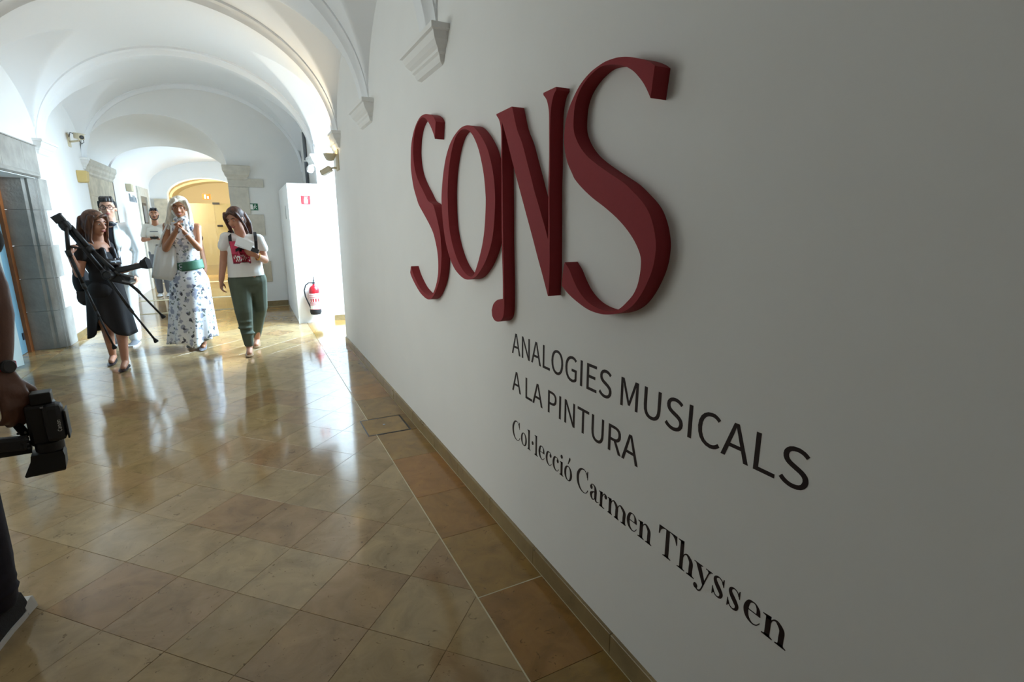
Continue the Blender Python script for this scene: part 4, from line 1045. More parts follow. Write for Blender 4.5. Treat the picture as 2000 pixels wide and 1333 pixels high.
def decal(name, target, corners, nu, nv, m, parent, direction, lift=.004, mask=None):
    """printed patch pressed onto the front of a garment; corners (tl, tr, br, bl)"""
    dg = bpy.context.evaluated_depsgraph_get(); bpy.context.view_layer.update()
    off = wpos(target); bv = BVHTree.FromPolygons([v.co + off for v in target.data.vertices], [p.vertices[:] for p in target.data.polygons])
    tl, tr, br, bl = map(Vector, corners); D = Vector(direction).normalized(); mb = MB()
    for j in range(nv + 1):
        for i in range(nu + 1):
            u, v = i / nu, j / nv
            p = tl.lerp(tr, u).lerp(bl.lerp(br, u), v)
            h = bv.ray_cast(p - D * .5, D)
            q = (h[0] if h[0] is not None and (h[0] - p).length < .2 else p) - D * lift
            mb.v.append(q)
    for j in range(nv):
        for i in range(nu):
            if mask and not mask((i + .5) / nu, (j + .5) / nv): continue
            a = j * (nu + 1) + i; mb.f.append((a, a + 1, a + nu + 2, a + nu + 1))
    o = put(name, mb, m, parent, True)
    s_ = o.modifiers.new('t', 'SOLIDIFY'); s_.thickness = .002; s_.offset = 0
    return o


def strands(mb, P, paths, r0, r1, s=1.0):
    for pts in paths:
        q = [P(*p) for p in pts]; k = len(q)
        for i in range(k - 1):
            a = r0 + (r1 - r0) * i / (k - 1); b = r0 + (r1 - r0) * (i + 1) / (k - 1)
            mb.cap_(q[i], q[i + 1], a * s, b * s, 10)


# ---- woman in black carrying a tripod, turned to her left
w1 = root('person', (-1.33, 6.46, 0), 'auburn-haired woman in a black dress carrying a tripod, head turned aside', 'person')
R = rollm((.80, -.60, -.22), 4); hc = V(-1.312, 6.44, 1.475)
f = (.85, -.48)
b = MB(); P = head(b, hc, R, .98)
shR, shL = V(-1.425, 6.34, 1.245), V(-1.285, 6.60, 1.245)
limb(b, [V(-1.322, 6.47, 1.43), V(-1.33, 6.475, 1.28)], [.05, .056])
torso(b, (-1.33, 6.46, .80), (-1.33, 6.46, 1.14), (-1.33, 6.475, 1.30), shL, shR, f, .155, .135, .115, .10)
limb(b, [shR, V(-1.478, 6.30, 1.0), V(-1.492, 6.195, 1.185)], [.046, .038, .027])
hand(b, (-1.492, 6.195, 1.185), (.12, .05, 1), (.95, -.2, -.1), 1, 1.25, .95)
limb(b, [shL, V(-1.225, 6.54, 1.00), V(-1.09, 6.26, 1.03)], [.045, .037, .026])
hand(b, (-1.09, 6.26, 1.03), (.85, -.45, .12), (-.1, -.1, 1), -1, .7, .92)
limb(b, [V(-1.395, 6.43, .78), V(-1.395, 6.56, .45), V(-1.425, 6.75, .10)], [.085, .056, .034])
limb(b, [V(-1.425, 6.76, .07), V(-1.43, 6.66, .04)], [.034, .028])
limb(b, [V(-1.265, 6.49, .78), V(-1.252, 6.43, .44), V(-1.262, 6.42, .10)], [.085, .056, .034])
limb(b, [V(-1.262, 6.43, .07), V(-1.268, 6.32, .035)], [.034, .028])
for a in ((-1.392, 6.57, .33), (-1.253, 6.44, .33)): b.ell(a, (.045, .05, .10))
organic('body', b, M['skin'], w1, .0075, 3)
face(P, R, w1, .98, smile=.004)
d = MB(); torso(d, (-1.33, 6.46, .82), (-1.33, 6.46, 1.10), (-1.33, 6.475, 1.24), shL, shR, f, .158, .138, .118, .105, .012, bust=.05)
limb(d, [shR, V(-1.445, 6.325, 1.16)], [.062, .058]); limb(d, [shL, V(-1.255, 6.57, 1.12)], [.06, .056])
organic('dress_top', d, M['black_cloth'], w1, .009, 4)
rows = []
for k in range(15):
    t = k / 14; row = []
    for j in range(48):
        a = 2 * pi * j / 48
        hem = .37 + .17 * math.exp(-((cos(a) + .22) / .30) ** 2) * (1 if sin(a) < 0 else .6) + .02 * sin(3 * a)
        z = .92 + (hem - .92) * t
        fold = 1 + (.03 + .07 * t) * sin(7 * a + 1.3) * t
        rx = (.150 + .045 * t) * fold; ry = (.128 + .05 * t) * fold
        row.append(V(-1.335 + rx * cos(a), 6.47 + ry * sin(a), z))
    rows.append(row)
cloth('skirt', rows, M['black_cloth'], w1)
v = MB(); Rv = yawm((f[0], f[1], 0))
for x in (-1, 1):
    v.cap_(V(-1.33, 6.46, 1.22) + Rv @ V(.06 * x, .09, .0), V(-1.33, 6.46, .98) + Rv @ V(.07 * x, .12, 0), .03, .035)
v.cap_(V(-1.33, 6.46, 1.10) + Rv @ V(-.05, .13, 0), V(-1.33, 6.46, 1.10) + Rv @ V(.06, .13, 0), .035, .035)
organic('leather_vest', v, M['leather'], w1, .008, 3)
bd = MB()
for q in ((.02, .172, -.0), (.025, .172, -.035)): bd.ell(V(-1.33, 6.46, 1.13) + Rv @ V(*q), (.011, .006, .009), Rv)
put('badge', bd, M['steel'], w1, True)
h = MB(); h.ell(P(0, -.030, .042), (.092, .095, .092), R, 20, 12); h.ell(P(0, -.055, -.02), (.085, .07, .11), R)
strands(h, P, [[(.078 * x, .025, .07), (.090 * x, .005, -.02), (.088 * x, -.005, -.12), (.075 * x, .02, -.24), (.060 * x, .06, -.31)] for x in (-1, 1)], .026, .014)
strands(h, P, [[(.070 * x, .045, .085), (.082 * x, .050, .03), (.086 * x, .035, -.05), (.09 * x, .03, -.15), (.07 * x, .075, -.26)] for x in (-1, 1)], .016, .014)
strands(h, P, [[(x, -.10, .03), (x * 1.15, -.115, -.08), (x * 1.2, -.11, -.18), (x * 1.1, -.085, -.27)] for x in (-.06, -.02, .02, .06)], .032, .018)
strands(h, P, [[(-.02, .082, .10), (.03, .085, .085), (.06, .062, .055)], [(-.03, .08, .10), (-.055, .068, .07), (-.072, .05, .03)]], .016, .010)
organic('hair', h, M['hair_auburn'], w1, .007, 2)
shoe('shoe', (-1.432, 6.80, .0), (-1.425, 6.575, 0), M['leather'], w1, .040, .045)
shoe('shoe', (-1.262, 6.47, .0), (-1.272, 6.235, 0), M['leather'], w1, .040, .045)

bag = root('shoulder_bag', (-1.56, 6.62, .84), 'bulky black bag hanging behind the woman in the black dress', 'bag')
b = MB(); b.ell((-1.545, 6.63, .90), (.075, .10, .15)).ell((-1.535, 6.63, .74), (.075, .095, .09)).ell((-1.55, 6.60, 1.0), (.05, .07, .08))
organic('bag_body', b, M['black_cloth'], bag, .009, 3)
put('shoulder_strap', MB().tube([(-1.55, 6.60, 1.03), (-1.50, 6.52, 1.18), (-1.43, 6.43, 1.315), (-1.38, 6.36, 1.27), (-1.36, 6.34, 1.12)], .012, 8), M['leather'], bag, True)
put('pocket_flap', MB().obox((-1.53, 6.53, .76), (1, 0, 0), (0, 1, 0), (0, 0, 1), .10, .02, .10), M['leather'], bag)

# her tripod, resting on the shoulder with the legs half closed
tr = root('tripod', (-1.49, 6.18, 1.46), 'black camera tripod carried aslant by the woman in black, legs pointing down', 'tripod')
ap = V(-1.488, 6.19, 1.455)
hm = MB().obox((-1.522, 6.18, 1.515), (.5, 0, .3), (0, 1, 0), (-.3, 0, .5), .075, .06, .055).tube([(-1.515, 6.18, 1.50), (-1.488, 6.19, 1.44)], [.026, .034], 12)
put('pan_head', hm, M['dark'], tr)
put('pan_plate', MB().obox((-1.537, 6.18, 1.545), (.5, 0, .28), (0, 1, 0), (-.28, 0, .5), .085, .05, .012), M['dark2'], tr)
put('spider', MB().lathe([(.03, -.05), (.045, -.02), (.045, .02), (.03, .05)], ap, axis=(.45, 0, -.9), n=14), M['dark'], tr)
def tleg(pts, rr):
    pts = [Vector(p) for p in pts]; lg = None
    for k, (a, b_) in enumerate(zip(pts, pts[1:])):
        o = put('leg' if k == 0 else 'leg_section', MB().tube([a, a.lerp(b_, .5), b_], rr[k], 10), M['dark'], tr if lg is None else lg, True)
        lg = lg or o
        if k: put('leg_clamp', MB().tube([a - (b_ - a).normalized() * .025, a + (b_ - a).normalized() * .03], rr[k] * 1.5, 10), M['dark2'], lg, True)
    e = pts[-1]; dd = (pts[-1] - pts[-2]).normalized()
    put('rubber_foot', MB().lathe([(.010, -.02), (.016, 0), (.022, .015), (.018, .028)], e, axis=dd, n=12), M['rubber'], lg)
tleg([(-1.475, 6.16, 1.44), (-1.487, 6.13, 1.21), (-1.415, 6.11, .905), (-1.354, 6.12, .635), (-1.281, 6.16, .296)], [.017, .015, .012, .009])
tleg([(-1.47, 6.19, 1.42), (-1.26, 6.17, 1.02), (-1.095, 6.15, .645), (-.935, 6.14, .328)], [.020, .014, .010])
tleg([(-1.455, 6.20, 1.45), (-1.33, 6.17, 1.24), (-1.145, 6.10, 1.015), (-1.006, 6.09, .84), (-.835, 6.08, .577)], [.022, .018, .014, .010])
put('leg_brace', MB().tube([(-1.486, 6.14, 1.27), (-1.40, 6.17, 1.25), (-1.355, 6.17, 1.26)], .008, 8), M['dark2'], tr, True)

vc = root('video_camera', (-1.10, 6.12, 1.0), 'black video camera with a long eyecup held by the woman in black', 'video camera')
ex = V(.93, -.28, .20).normalized(); ey = V(.28, .95, 0).normalized(); ez = ex.cross(ey) * 1
o = put('camera_body', MB().obox((-1.115, 6.13, .955), (.9, 0, -.30), ey, (.30, 0, .9), .15, .09, .085), M['dark'], vc); bevel(o, .012)
put('lens', MB().lathe([(.036, -.02), (.036, .02), (.043, .03), (.043, .07), (.036, .072), (.030, .06)], (-1.19, 6.09, .995), axis=(-.35, -.92, .1), n=20), M['dark2'], vc, smooth='auto')
put('lens_glass', MB().lathe([(.001, .0), (.030, .001), (.030, .003)], V(-1.19, 6.09, .995) + V(-.35, -.92, .1).normalized() * .062, axis=(-.35, -.92, .1), n=18), M['camblack'], vc)
o = put('eyepiece_tube', MB().obox((-1.03, 6.08, 1.062), ex, ey, ex.cross(ey), .24, .055, .052), M['dark'], vc); bevel(o, .010)
put('eyecup', MB().rings([[V(-.915, 6.05, 1.088) + ex * t + ey * a * w_ + ex.cross(ey) * b_ * w_ for a, b_ in ((-1, -1), (1, -1), (1.1, .9), (0, 1.5), (-1.1, .9))] for t, w_ in ((-.02, .03), (.0, .034), (.035, .046), (.045, .044))]), M['rubber'], vc)
put('hand_strap', MB().obox((-1.06, 6.09, .93), (.9, 0, -.35), ey, (.35, 0, .9), .07, .1, .012), M['steel'], vc)

# ---- man in the white suit
m1 = root('person', (-1.44, 7.76, 0), 'man with glasses in a white suit, half hidden behind the woman in black', 'person')
R = rollm((.10, -1, -.08), 0); hc = V(-1.436, 7.73, 1.652); f = (.12, -1)
shL, shR = V(-1.265, 7.77, 1.435), V(-1.615, 7.78, 1.435)
b = MB(); P = head(b, hc, R, 1.04)
limb(b, [V(-1.438, 7.75, 1.60), V(-1.44, 7.77, 1.46)], [.058, .066])
torso(b, (-1.44, 7.78, .92), (-1.44, 7.78, 1.28), (-1.44, 7.78, 1.48), shL, shR, f, .165, .175, .12, .125)
eL, wL = V(-1.205, 7.80, 1.13), V(-1.245, 7.69, .885)
limb(b, [shL, eL, wL], [.05, .04, .03]); hand(b, wL, (-.12, -.08, -1), (-1, .1, 0), -1, .45, 1.02)
eR, wR = V(-1.68, 7.80, 1.13), V(-1.66, 7.70, .885)
limb(b, [shR, eR, wR], [.05, .04, .03]); hand(b, wR, (.1, -.08, -1), (1, .1, 0), 1, .45, 1.02)
for hx_, kx, an in ((-1.36, V(-1.365, 7.72, .49), V(-1.38, 7.75, .10)), (-1.52, V(-1.545, 7.82, .49), V(-1.585, 7.93, .10))):
    limb(b, [V(hx_, 7.78, .90), kx, an], [.09, .06, .04])
organic('body', b, M['skin_pale'], m1, .008, 3)
face(P, R, m1, 1.04)
j = MB(); torso(j, (-1.44, 7.78, .93), (-1.44, 7.785, 1.27), (-1.44, 7.79, 1.455), shL, shR, f, .172, .178, .13, .13, .016)
j.rings([[V(-1.44 + rx * cos(a), 7.785 + ry * sin(a), z) for a in [2 * pi * q / 24 for q in range(24)]] for z, rx, ry in ((1.15, .165, .13), (.95, .188, .142), (.80, .20, .15), (.72, .205, .152))])
limb(j, [shL, eL, wL + V(-.002, -.005, -.01)], [.066, .056, .047]); limb(j, [shR, eR, wR], [.066, .056, .047])
jk = organic('jacket', j, M['linen'], m1, .009, 5, cuts=[((0, 0, .765), (0, 0, -1))])
decal('shirt_front', jk, [(-1.475, 7.6, 1.50), (-1.385, 7.6, 1.50), (-1.375, 7.6, 1.0), (-1.425, 7.6, 1.0)], 8, 24, M['navy'], m1, (0, 1, 0), .004)
put('shirt_collar', MB().lathe([(.068, -.01), (.073, .005), (.068, .028), (.063, .03)], (-1.439, 7.762, 1.465), axis=(0, -.12, 1), n=20), M['navy'], m1, True)
for a, b_ in (((-1.395, 1.50), (-1.335, 1.28)), ((-1.485, 1.50), (-1.545, 1.28))):
    s_ = 1 if a[0] > -1.44 else -1
    decal('lapel', jk, [(a[0] - .018 * s_, 7.6, 1.49), (a[0] + .022 * s_, 7.6, 1.49), (b_[0] + .02 * s_, 7.6, 1.30), (a[0] - .002 * s_, 7.6, 1.04)], 5, 18, M['linen'], m1, (0, 1, 0), .010)
for z in (1.06, .97): decal('button', jk, [(-1.412, 7.6, z + .009), (-1.394, 7.6, z + .009), (-1.394, 7.6, z - .009), (-1.412, 7.6, z - .009)], 3, 3, M['cream'], m1, (0, 1, 0), .006)
tb = MB()
for hx_, kx, an in ((-1.36, V(-1.365, 7.72, .49), V(-1.38, 7.75, .09)), (-1.52, V(-1.545, 7.82, .49), V(-1.585, 7.93, .09))):
    limb(tb, [V(hx_, 7.785, .90), kx, an], [.105, .078, .068])
tb.ell((-1.44, 7.785, .90), (.17, .12, .10))
organic('trousers', tb, M['linen'], m1, .009, 4)
h = MB(); h.ell(P(0, -.024, .050), (.082, .092, .080), R, 20, 12); h.ell(P(0, -.07, -.0), (.070, .046, .075), R)
strands(h, P, [[(x, .066 - abs(x) * .3, .088), (x * 1.0, .060 - abs(x) * .3, .112), (x * .9, .02, .122)] for x in (-.05, -.025, 0, .025, .05)], .017, .016)
strands(h, P, [[(.072 * x, .015, .07), (.078 * x, .006, .03), (.077 * x, .004, .004)] for x in (-1, 1)], .012, .007)
organic('hair', h, M['hair_grey'], m1, .006, 2)
gl = MB()
for x in (-1, 1):
    c_ = [P(.033 * x + .026 * cos(2 * pi * k / 14), .094, .010 + .019 * sin(2 * pi * k / 14)) for k in range(15)]; gl.tube(c_, .0028, 6)
    gl.tube([P(.058 * x, .092, .016), P(.080 * x, .05, .016), P(.083 * x, -.02, .008)], .0025, 6)
gl.tube([P(-.008, .097, .014), P(.008, .097, .014)], .0028, 6)
put('spectacles', gl, M['dark'], m1, True)
shoe('shoe', (-1.375, 7.80, 0), (-1.395, 7.52, 0), M['shoegrey'], m1, .047, .065, sole=M['sole'])
shoe('shoe', (-1.585, 7.98, 0), (-1.60, 7.70, 0), M['shoegrey'], m1, .047, .065, sole=M['sole'])

# ---- blonde woman in the long floral dress, hands clasped
b1 = root('person', (-.67, 7.18, 0), 'blonde woman in a long floral dress with green belt, hands clasped at her chest', 'person')
R = rollm((-.05, -1, -.16), -4); hc = V(-.662, 7.165, 1.652); f = (0, -1)
shR, shL = V(-.808, 7.19, 1.445), V(-.515, 7.19, 1.432)
b = MB(); P = head(b, hc, R, .99)
limb(b, [V(-.655, 7.185, 1.60), V(-.655, 7.20, 1.46)], [.048, .055])
torso(b, (-.655, 7.20, .92), (-.656, 7.195, 1.28), (-.656, 7.20, 1.47), shL, shR, f, .115, .13, .095, .10)
eR, wR = V(-.842, 7.08, 1.195), V(-.705, 6.945, 1.395)
eL, wL = V(-.515, 7.06, 1.195), V(-.625, 6.945, 1.38)
limb(b, [shR, eR, wR], [.046, .038, .026]); limb(b, [shL, eL, wL], [.045, .038, .026])
hand(b, wR, (.35, -.05, 1), (.9, -.35, -.2), -1, .45, .93); hand(b, wL, (-.42, -.08, 1), (-.9, -.2, -.3), 1, .65, .93)
limb(b, [V(-.72, 7.20, .88), V(-.735, 7.22, .48), V(-.75, 7.32, .09)], [.085, .056, .036])
limb(b, [V(-.60, 7.20, .88), V(-.605, 7.12, .48), V(-.60, 7.10, .09)], [.085, .056, .036])
limb(b, [V(-.60, 7.10, .06), V(-.602, 6.99, .035)], [.034, .028]); limb(b, [V(-.75, 7.32, .06), V(-.755, 7.22, .035)], [.034, .028])
organic('body', b, M['skin_tan'], b1, .0075, 3)
face(P, R, b1, .99, smile=.006)
put('teeth', MB().tube([P(-.013, .0935, -.0553), P(0, .0975, -.0565), P(.013, .0935, -.0553)], .0028, 6), M['eye'], b1, True)
d = MB(); torso(d, (-.655, 7.20, .98), (-.656, 7.195, 1.27), (-.655, 7.20, 1.455), (-.57, 7.195, 1.43), (-.745, 7.195, 1.435), f, .120, .134, .105, .108, .012, bust=.05)
d.rings([[V(-.655 + rx * cos(a), 7.20 + ry * sin(a), z) for a in [2 * pi * q / 24 for q in range(24)]] for z, rx, ry in ((1.24, .138, .11), (1.10, .128, .112), (.96, .128, .112))])
limb(d, [V(-.655, 7.19, 1.45), V(-.655, 7.185, 1.535)], [.068, .060])
organic('dress_top', d, M['floral'], b1, .008, 4)
sc_ = MB(); sc_.tube([V(-.655 + .066 * cos(a), 7.185 + .06 * sin(a), 1.525 + .008 * sin(3 * a)) for a in [2 * pi * k / 20 for k in range(21)]], .022, 8)
sc_.cap_((-.62, 7.12, 1.51), (-.60, 7.07, 1.33), .022, .028); sc_.cap_((-.64, 7.115, 1.51), (-.648, 7.075, 1.38), .02, .022)
organic('neck_scarf', sc_, M['floral'], b1, .007, 2)
rows = []
for k in range(24):
    t = k / 23; row = []
    z = 1.02 + (.105 - 1.02) * t
    q = min(1, t * 4); q = q * q * (3 - 2 * q)
    for jn in range(72):
        a = 2 * pi * jn / 72
        fold = 1 + (.02 + .085 * t) * sin(9 * a + 1.0 + .8 * t) * t + .04 * t * sin(4 * a)
        rx = (.122 + .062 * q + .065 * t) * fold; ry = (.105 + .05 * q + .07 * t) * fold
        front = max(0, -sin(a)) ** 4 * max(0, 1 - abs(cos(a) - .15) * 1.6)
        row.append(V(-.653 - .055 * t + rx * cos(a), 7.20 + ry * sin(a) - .02 * t, z - .075 * t * front + .02 * t * cos(a)))
    rows.append(row)
cloth('skirt', rows, M['floral'], b1, .005)
rows = []
for k in range(7):
    t = k / 6
    rows.append([V(-.645 + (.136 + .012 * t) * cos(a), 7.198 + (.122 + .010 * t) * sin(a), 1.045 - .105 * t + .02 * cos(a)) for a in [2 * pi * q / 48 for q in range(48)]])
bt = cloth('belt', rows, M['belt'], b1, .008)
for z in (1.012, .975):
    q = [V(-.715 + .022 * cos(a), 7.082 + .006 * cos(a), z - .01 + .016 * sin(a)) for a in [2 * pi * i / 14 for i in range(15)]]
    put('buckle', MB().tube(q, .004, 6), M['silver'], bt, True)
h = MB(); h.ell(P(0, -.028, .045), (.092, .098, .092), R, 20, 12); h.ell(P(0, -.05, -.03), (.088, .072, .12), R)
strands(h, P, [[(-.07, .045, .085), (-.09, .035, .02), (-.094, .02, -.07), (-.10, .03, -.17), (-.09, .06, -.26)]], .020, .012)
strands(h, P, [[(.055, .062, .092), (.086, .055, .03), (.10, .045, -.06), (.112, .05, -.16), (.125, .065, -.25)], [(.03, .078, .10), (.07, .072, .06), (.095, .06, -.01), (.11, .06, -.10), (.14, .06, -.2)]], .024, .018)
strands(h, P, [[(x, -.09, .02), (x * 1.4, -.10, -.10), (x * 1.7, -.09, -.20), (x * 1.8, -.06, -.29)] for x in (-.06, -.02, .03, .07)], .034, .020)
organic('hair', h, M['hair_blond'], b1, .007, 2)
bg_ = MB()
for a in (.4, 1.2, 2.0): pass
put('bracelet', MB().tube([wL + V(.012, .01, -.03) + V(.032 * cos(a), .030 * sin(a), .012 * cos(a)) for a in [2 * pi * i / 16 for i in range(17)]], .004, 6), M['silver'], b1, True)
shoe('shoe', (-.60, 7.13, .02), (-.605, 6.90, 0), M['silver'], b1, .040, .05)
shoe('shoe', (-.75, 7.36, .02), (-.757, 7.13, 0), M['silver'], b1, .040, .05)
tg = root('tote_bag', (-.885, 7.12, 1.05), 'large white canvas tote bag on the blonde woman\'s shoulder', 'bag')
rows = []
for k in range(10):
    t = k / 9; z = 1.235 - .39 * t + .0
    cx_ = -.845 - .055 * t; w_ = .098 + .03 * t; dp_ = .035 + .02 * sin(pi * t)
    row = [V(cx_ + w_ * math.copysign(abs(cos(a)) ** .6, cos(a)), 7.14 + dp_ * math.copysign(abs(sin(a)) ** .8, sin(a)) + .006 * sin(9 * a + 4 * t), z - .03 * cos(a) * t + .015 * sin(3 * a) * (1 - t)) for a in [2 * pi * i / 36 for i in range(36)]]
    rows.append(row)
rows.append([V(-.90 + .55 * (p.x + .90), 7.14 + .3 * (p.y - 7.14), p.z - .004) for p in rows[-1]])
tb_ = cloth('bag_body', rows, M['canvas'], tg, .004)
for dy in (-.045, .03):
    put('strap', MB().tube([(-.90, 7.14 + dy * .8, 1.22), (-.86, 7.15 + dy, 1.34), (-.795, 7.185 + dy * 1.1, 1.475), (-.765, 7.17 + dy * 1.1, 1.45), (-.77, 7.14 + dy, 1.33), (-.785, 7.14 + dy * .8, 1.22)], .011, 8), M['canvas'], tg, True)

# ---- person behind the blonde woman
h1 = root('person', (-.80, 9.3, 0), 'person in dark clothes almost hidden behind the blonde woman, one bare arm showing', 'person')
R = rollm((0, -1, -.05), 0); hc = V(-.80, 9.28, 1.46); f = (0, -1)
shL, shR = V(-.665, 9.3, 1.26), V(-.935, 9.3, 1.26)
b = MB(); P = head(b, hc, R, .97)
limb(b, [V(-.80, 9.29, 1.41), V(-.80, 9.3, 1.28)], [.048, .055])
torso(b, (-.80, 9.3, .80), (-.80, 9.3, 1.10), (-.80, 9.3, 1.29), shL, shR, f, .14, .125, .11, .10)
limb(b, [shL, V(-.642, 9.3, 1.03), V(-.618, 9.24, .83)], [.042, .036, .026]); hand(b, (-.618, 9.24, .83), (0, -.15, -1), (-1, 0, 0), -1, .5, .95)
limb(b, [shR, V(-.96, 9.3, 1.03), V(-.95, 9.24, .83)], [.042, .036, .026]); hand(b, (-.95, 9.24, .83), (0, -.15, -1), (1, 0, 0), 1, .5, .95)
for x in (-.865, -.735): limb(b, [V(x, 9.3, .78), V(x, 9.28, .42), V(x, 9.33, .09)], [.085, .055, .036])
organic('body', b, M['skin_pale'], h1, .009, 3); face(P, R, h1, .97)
d = MB(); torso(d, (-.80, 9.3, .80), (-.80, 9.3, 1.10), (-.80, 9.3, 1.26), shL, shR, f, .14, .125, .11, .10, .012)
organic('top', d, M['black_cloth'], h1, .009, 3)
d = MB()
for x in (-.865, -.735): limb(d, [V(x, 9.3, .78), V(x, 9.28, .42), V(x, 9.33, .09)], [.095, .07, .05])
d.ell((-.80, 9.3, .80), (.15, .115, .09))
organic('trousers', d, M['denim'], h1, .009, 3)
h = MB(); h.ell(P(0, -.03, .045), (.084, .09, .088), R); h.ell(P(0, -.06, -.05), (.075, .06, .10), R); organic('hair', h, M['hair_brown'], h1, .008, 2)
for x in (-.865, -.735): shoe('shoe', (x, 9.38, 0), (x, 9.12, 0), M['dark'], h1, .042, .06)

# ---- woman in the printed white T-shirt and olive trousers, reading a sheet
g1 = root('person', (-.06, 6.55, 0), 'woman in a white T-shirt with pink print and olive trousers, looking down at papers', 'person')
R = rollm((-.52, -.80, -.42), 3); hc = V(-.098, 6.475, 1.522); f = (-.18, -1)
shR, shL = V(-.205, 6.49, 1.325), V(.108, 6.52, 1.30)
b = MB(); P = head(b, hc, R, .98)
limb(b, [V(-.085, 6.49, 1.48), V(-.06, 6.52, 1.34)], [.05, .056])
torso(b, (-.053, 6.53, .88), (-.052, 6.52, 1.17), (-.055, 6.525, 1.35), shL, shR, f, .165, .15, .12, .11)
eR, wR = V(-.258, 6.53, 1.08), V(-.302, 6.48, .865)
limb(b, [shR, eR, wR], [.050, .040, .028]); hand(b, wR, (-.10, -.08, -1), (.9, -.2, 0), -1, .55, .95)
eL, wL = V(.150, 6.47, 1.075), V(.072, 6.29, 1.135)
limb(b, [shL, eL, wL], [.050, .041, .029]); hand(b, wL, (-.75, -.45, .45), (-.35, .55, .75), 1, .55, .95)
limb(b, [V(-.105, 6.50, .02 + .05), V(-.11, 6.40, .035)], [.034, .028]); limb(b, [V(-.02, 6.93, .07), V(-.035, 6.83, .035)], [.034, .028])
limb(b, [V(-.135, 6.52, .86), V(-.118, 6.46, .50), V(-.104, 6.50, .09)], [.08, .055, .036]); limb(b, [V(.04, 6.54, .86), V(.045, 6.62, .52), V(-.02, 6.94, .09)], [.08, .055, .036])
organic('body', b, M['skin'], g1, .0075, 3)
face(P, R, g1, .98, lids=True)
d = MB(); torso(d, (-.053, 6.53, .93), (-.052, 6.52, 1.16), (-.055, 6.525, 1.335), shL, shR, f, .172, .158, .13, .118, .014, bust=.045)
d.rings([[V(-.053 + rx * cos(a), 6.53 + ry * sin(a), z) for a in [2 * pi * q / 24 for q in range(24)]] for z, rx, ry in ((1.15, .168, .128), (1.0, .178, .14), (.86, .188, .148))])
limb(d, [shR, V(-.240, 6.50, 1.235)], [.060, .061]); limb(d, [shL, V(.138, 6.50, 1.205)], [.060, .062])
te = organic('tshirt', d, M['tee'], g1, .008, 4, cuts=[((-.05, 6.5, .902), (.04, 0, -1))])
# printed picture on the shirt: crimson to pink panel, dark bird, pale script
cr = [(-.172, 6.2, 1.295), (-.008, 6.2, 1.295), (.012, 6.2, 1.062), (-.158, 6.2, 1.062)]
pr = decal('shirt_print', te, cr, 14, 18, M['pink'], g1, (0, 1, 0), .003)
decal('print_band', te, [(-.165, 6.2, 1.165), (.006, 6.2, 1.165), (.010, 6.2, 1.072), (-.158, 6.2, 1.072)], 12, 8, M['crimson'], pr, (0, 1, 0), .0045)
def bird(u, v): 
    return (abs(u - .5) < .10 and .25 < v < .75) or (abs(v - .34 - abs(u - .5) * .5) < .13 and .08 < u < .92) or ((u - .5) ** 2 + (v - .2) ** 2 < .018)
decal('print_bird', te, [(-.135, 6.2, 1.262), (-.022, 6.2, 1.262), (-.022, 6.2, 1.145), (-.135, 6.2, 1.145)], 22, 22, M['black_cloth'], pr, (0, 1, 0), .006, bird)
def script(u, v): return abs(v - .28 - .22 * sin(u * 40) * (0.5 + .5 * sin(u * 9 + 1))) < .13 and u < .72 or abs(v - .75 - .2 * sin(u * 46 + 1)) < .12 and u > .12
decal('print_script', te, [(-.150, 6.2, 1.150), (.000, 6.2, 1.150), (.004, 6.2, 1.082), (-.148, 6.2, 1.082)], 60, 16, M['tee'], pr, (0, 1, 0), .006, script)
def fringe(u, v): return int(u * 40) % 2 == 0
decal('print_fringe', te, [(-.158, 6.2, 1.072), (.010, 6.2, 1.072), (.011, 6.2, 1.058), (-.158, 6.2, 1.058)], 40, 2, M['black_cloth'], pr, (0, 1, 0), .004, fringe)
d = MB(); limb(d, [V(-.128, 6.525, .86), V(-.120, 6.455, .52), V(-.106, 6.50, .13)], [.118, .092, .052]); limb(d, [V(.036, 6.545, .86), V(.043, 6.62, .53), V(-.018, 6.93, .14)], [.118, .090, .052])
d.ell((-.05, 6.535, .86), (.180, .138, .13)); d.cap_((-.10, 6.50, .78), (.01, 6.52, .78), .085, .085)
for q in ((-.115, 6.44, .40), (-.125, 6.44, .33), (-.10, 6.445, .26)): d.ell(q, (.075, .07, .022))
organic('trousers', d, M['olive'], g1, .009, 3, cuts=[((0, 0, .10), (0, 0, -1))])
h = MB(); h.ell(P(0, -.028, .044), (.086, .095, .090), R, 20, 12); h.ell(P(0, -.05, -.02), (.080, .066, .11), R)
strands(h, P, [[(.064, .048, .085), (.086, .036, .02), (.09, .02, -.06), (.092, .01, -.15), (.088, .02, -.215)], [(.05, .062, .092), (.082, .052, .04), (.09, .04, -.03), (.094, .03, -.12), (.085, .04, -.20)]], .020, .013)
strands(h, P, [[(-.064, .048, .085), (-.084, .034, .02), (-.086, .01, -.08), (-.08, -.005, -.16)]], .018, .012)
strands(h, P, [[(x, -.085, .02), (x * 1.2, -.10, -.09), (x * 1.3 + .02, -.085, -.20)] for x in (-.06, -.02, .03, .07)], .032, .022)
strands(h, P, [[(-.015, .082, .105), (.035, .075, .085), (.068, .058, .045)], [(-.02, .08, .105), (-.055, .065, .075), (-.076, .045, .03)]], .014, .010)
organic('hair', h, M['hair_brown'], g1, .007, 2)
shoe('shoe', (-.104, 6.57, 0), (-.115, 6.33, 0), M['tanleather'], g1, .043, .06)
shoe('shoe', (-.018, 7.01, .02), (-.035, 6.78, 0), M['tanleather'], g1, .043, .06)
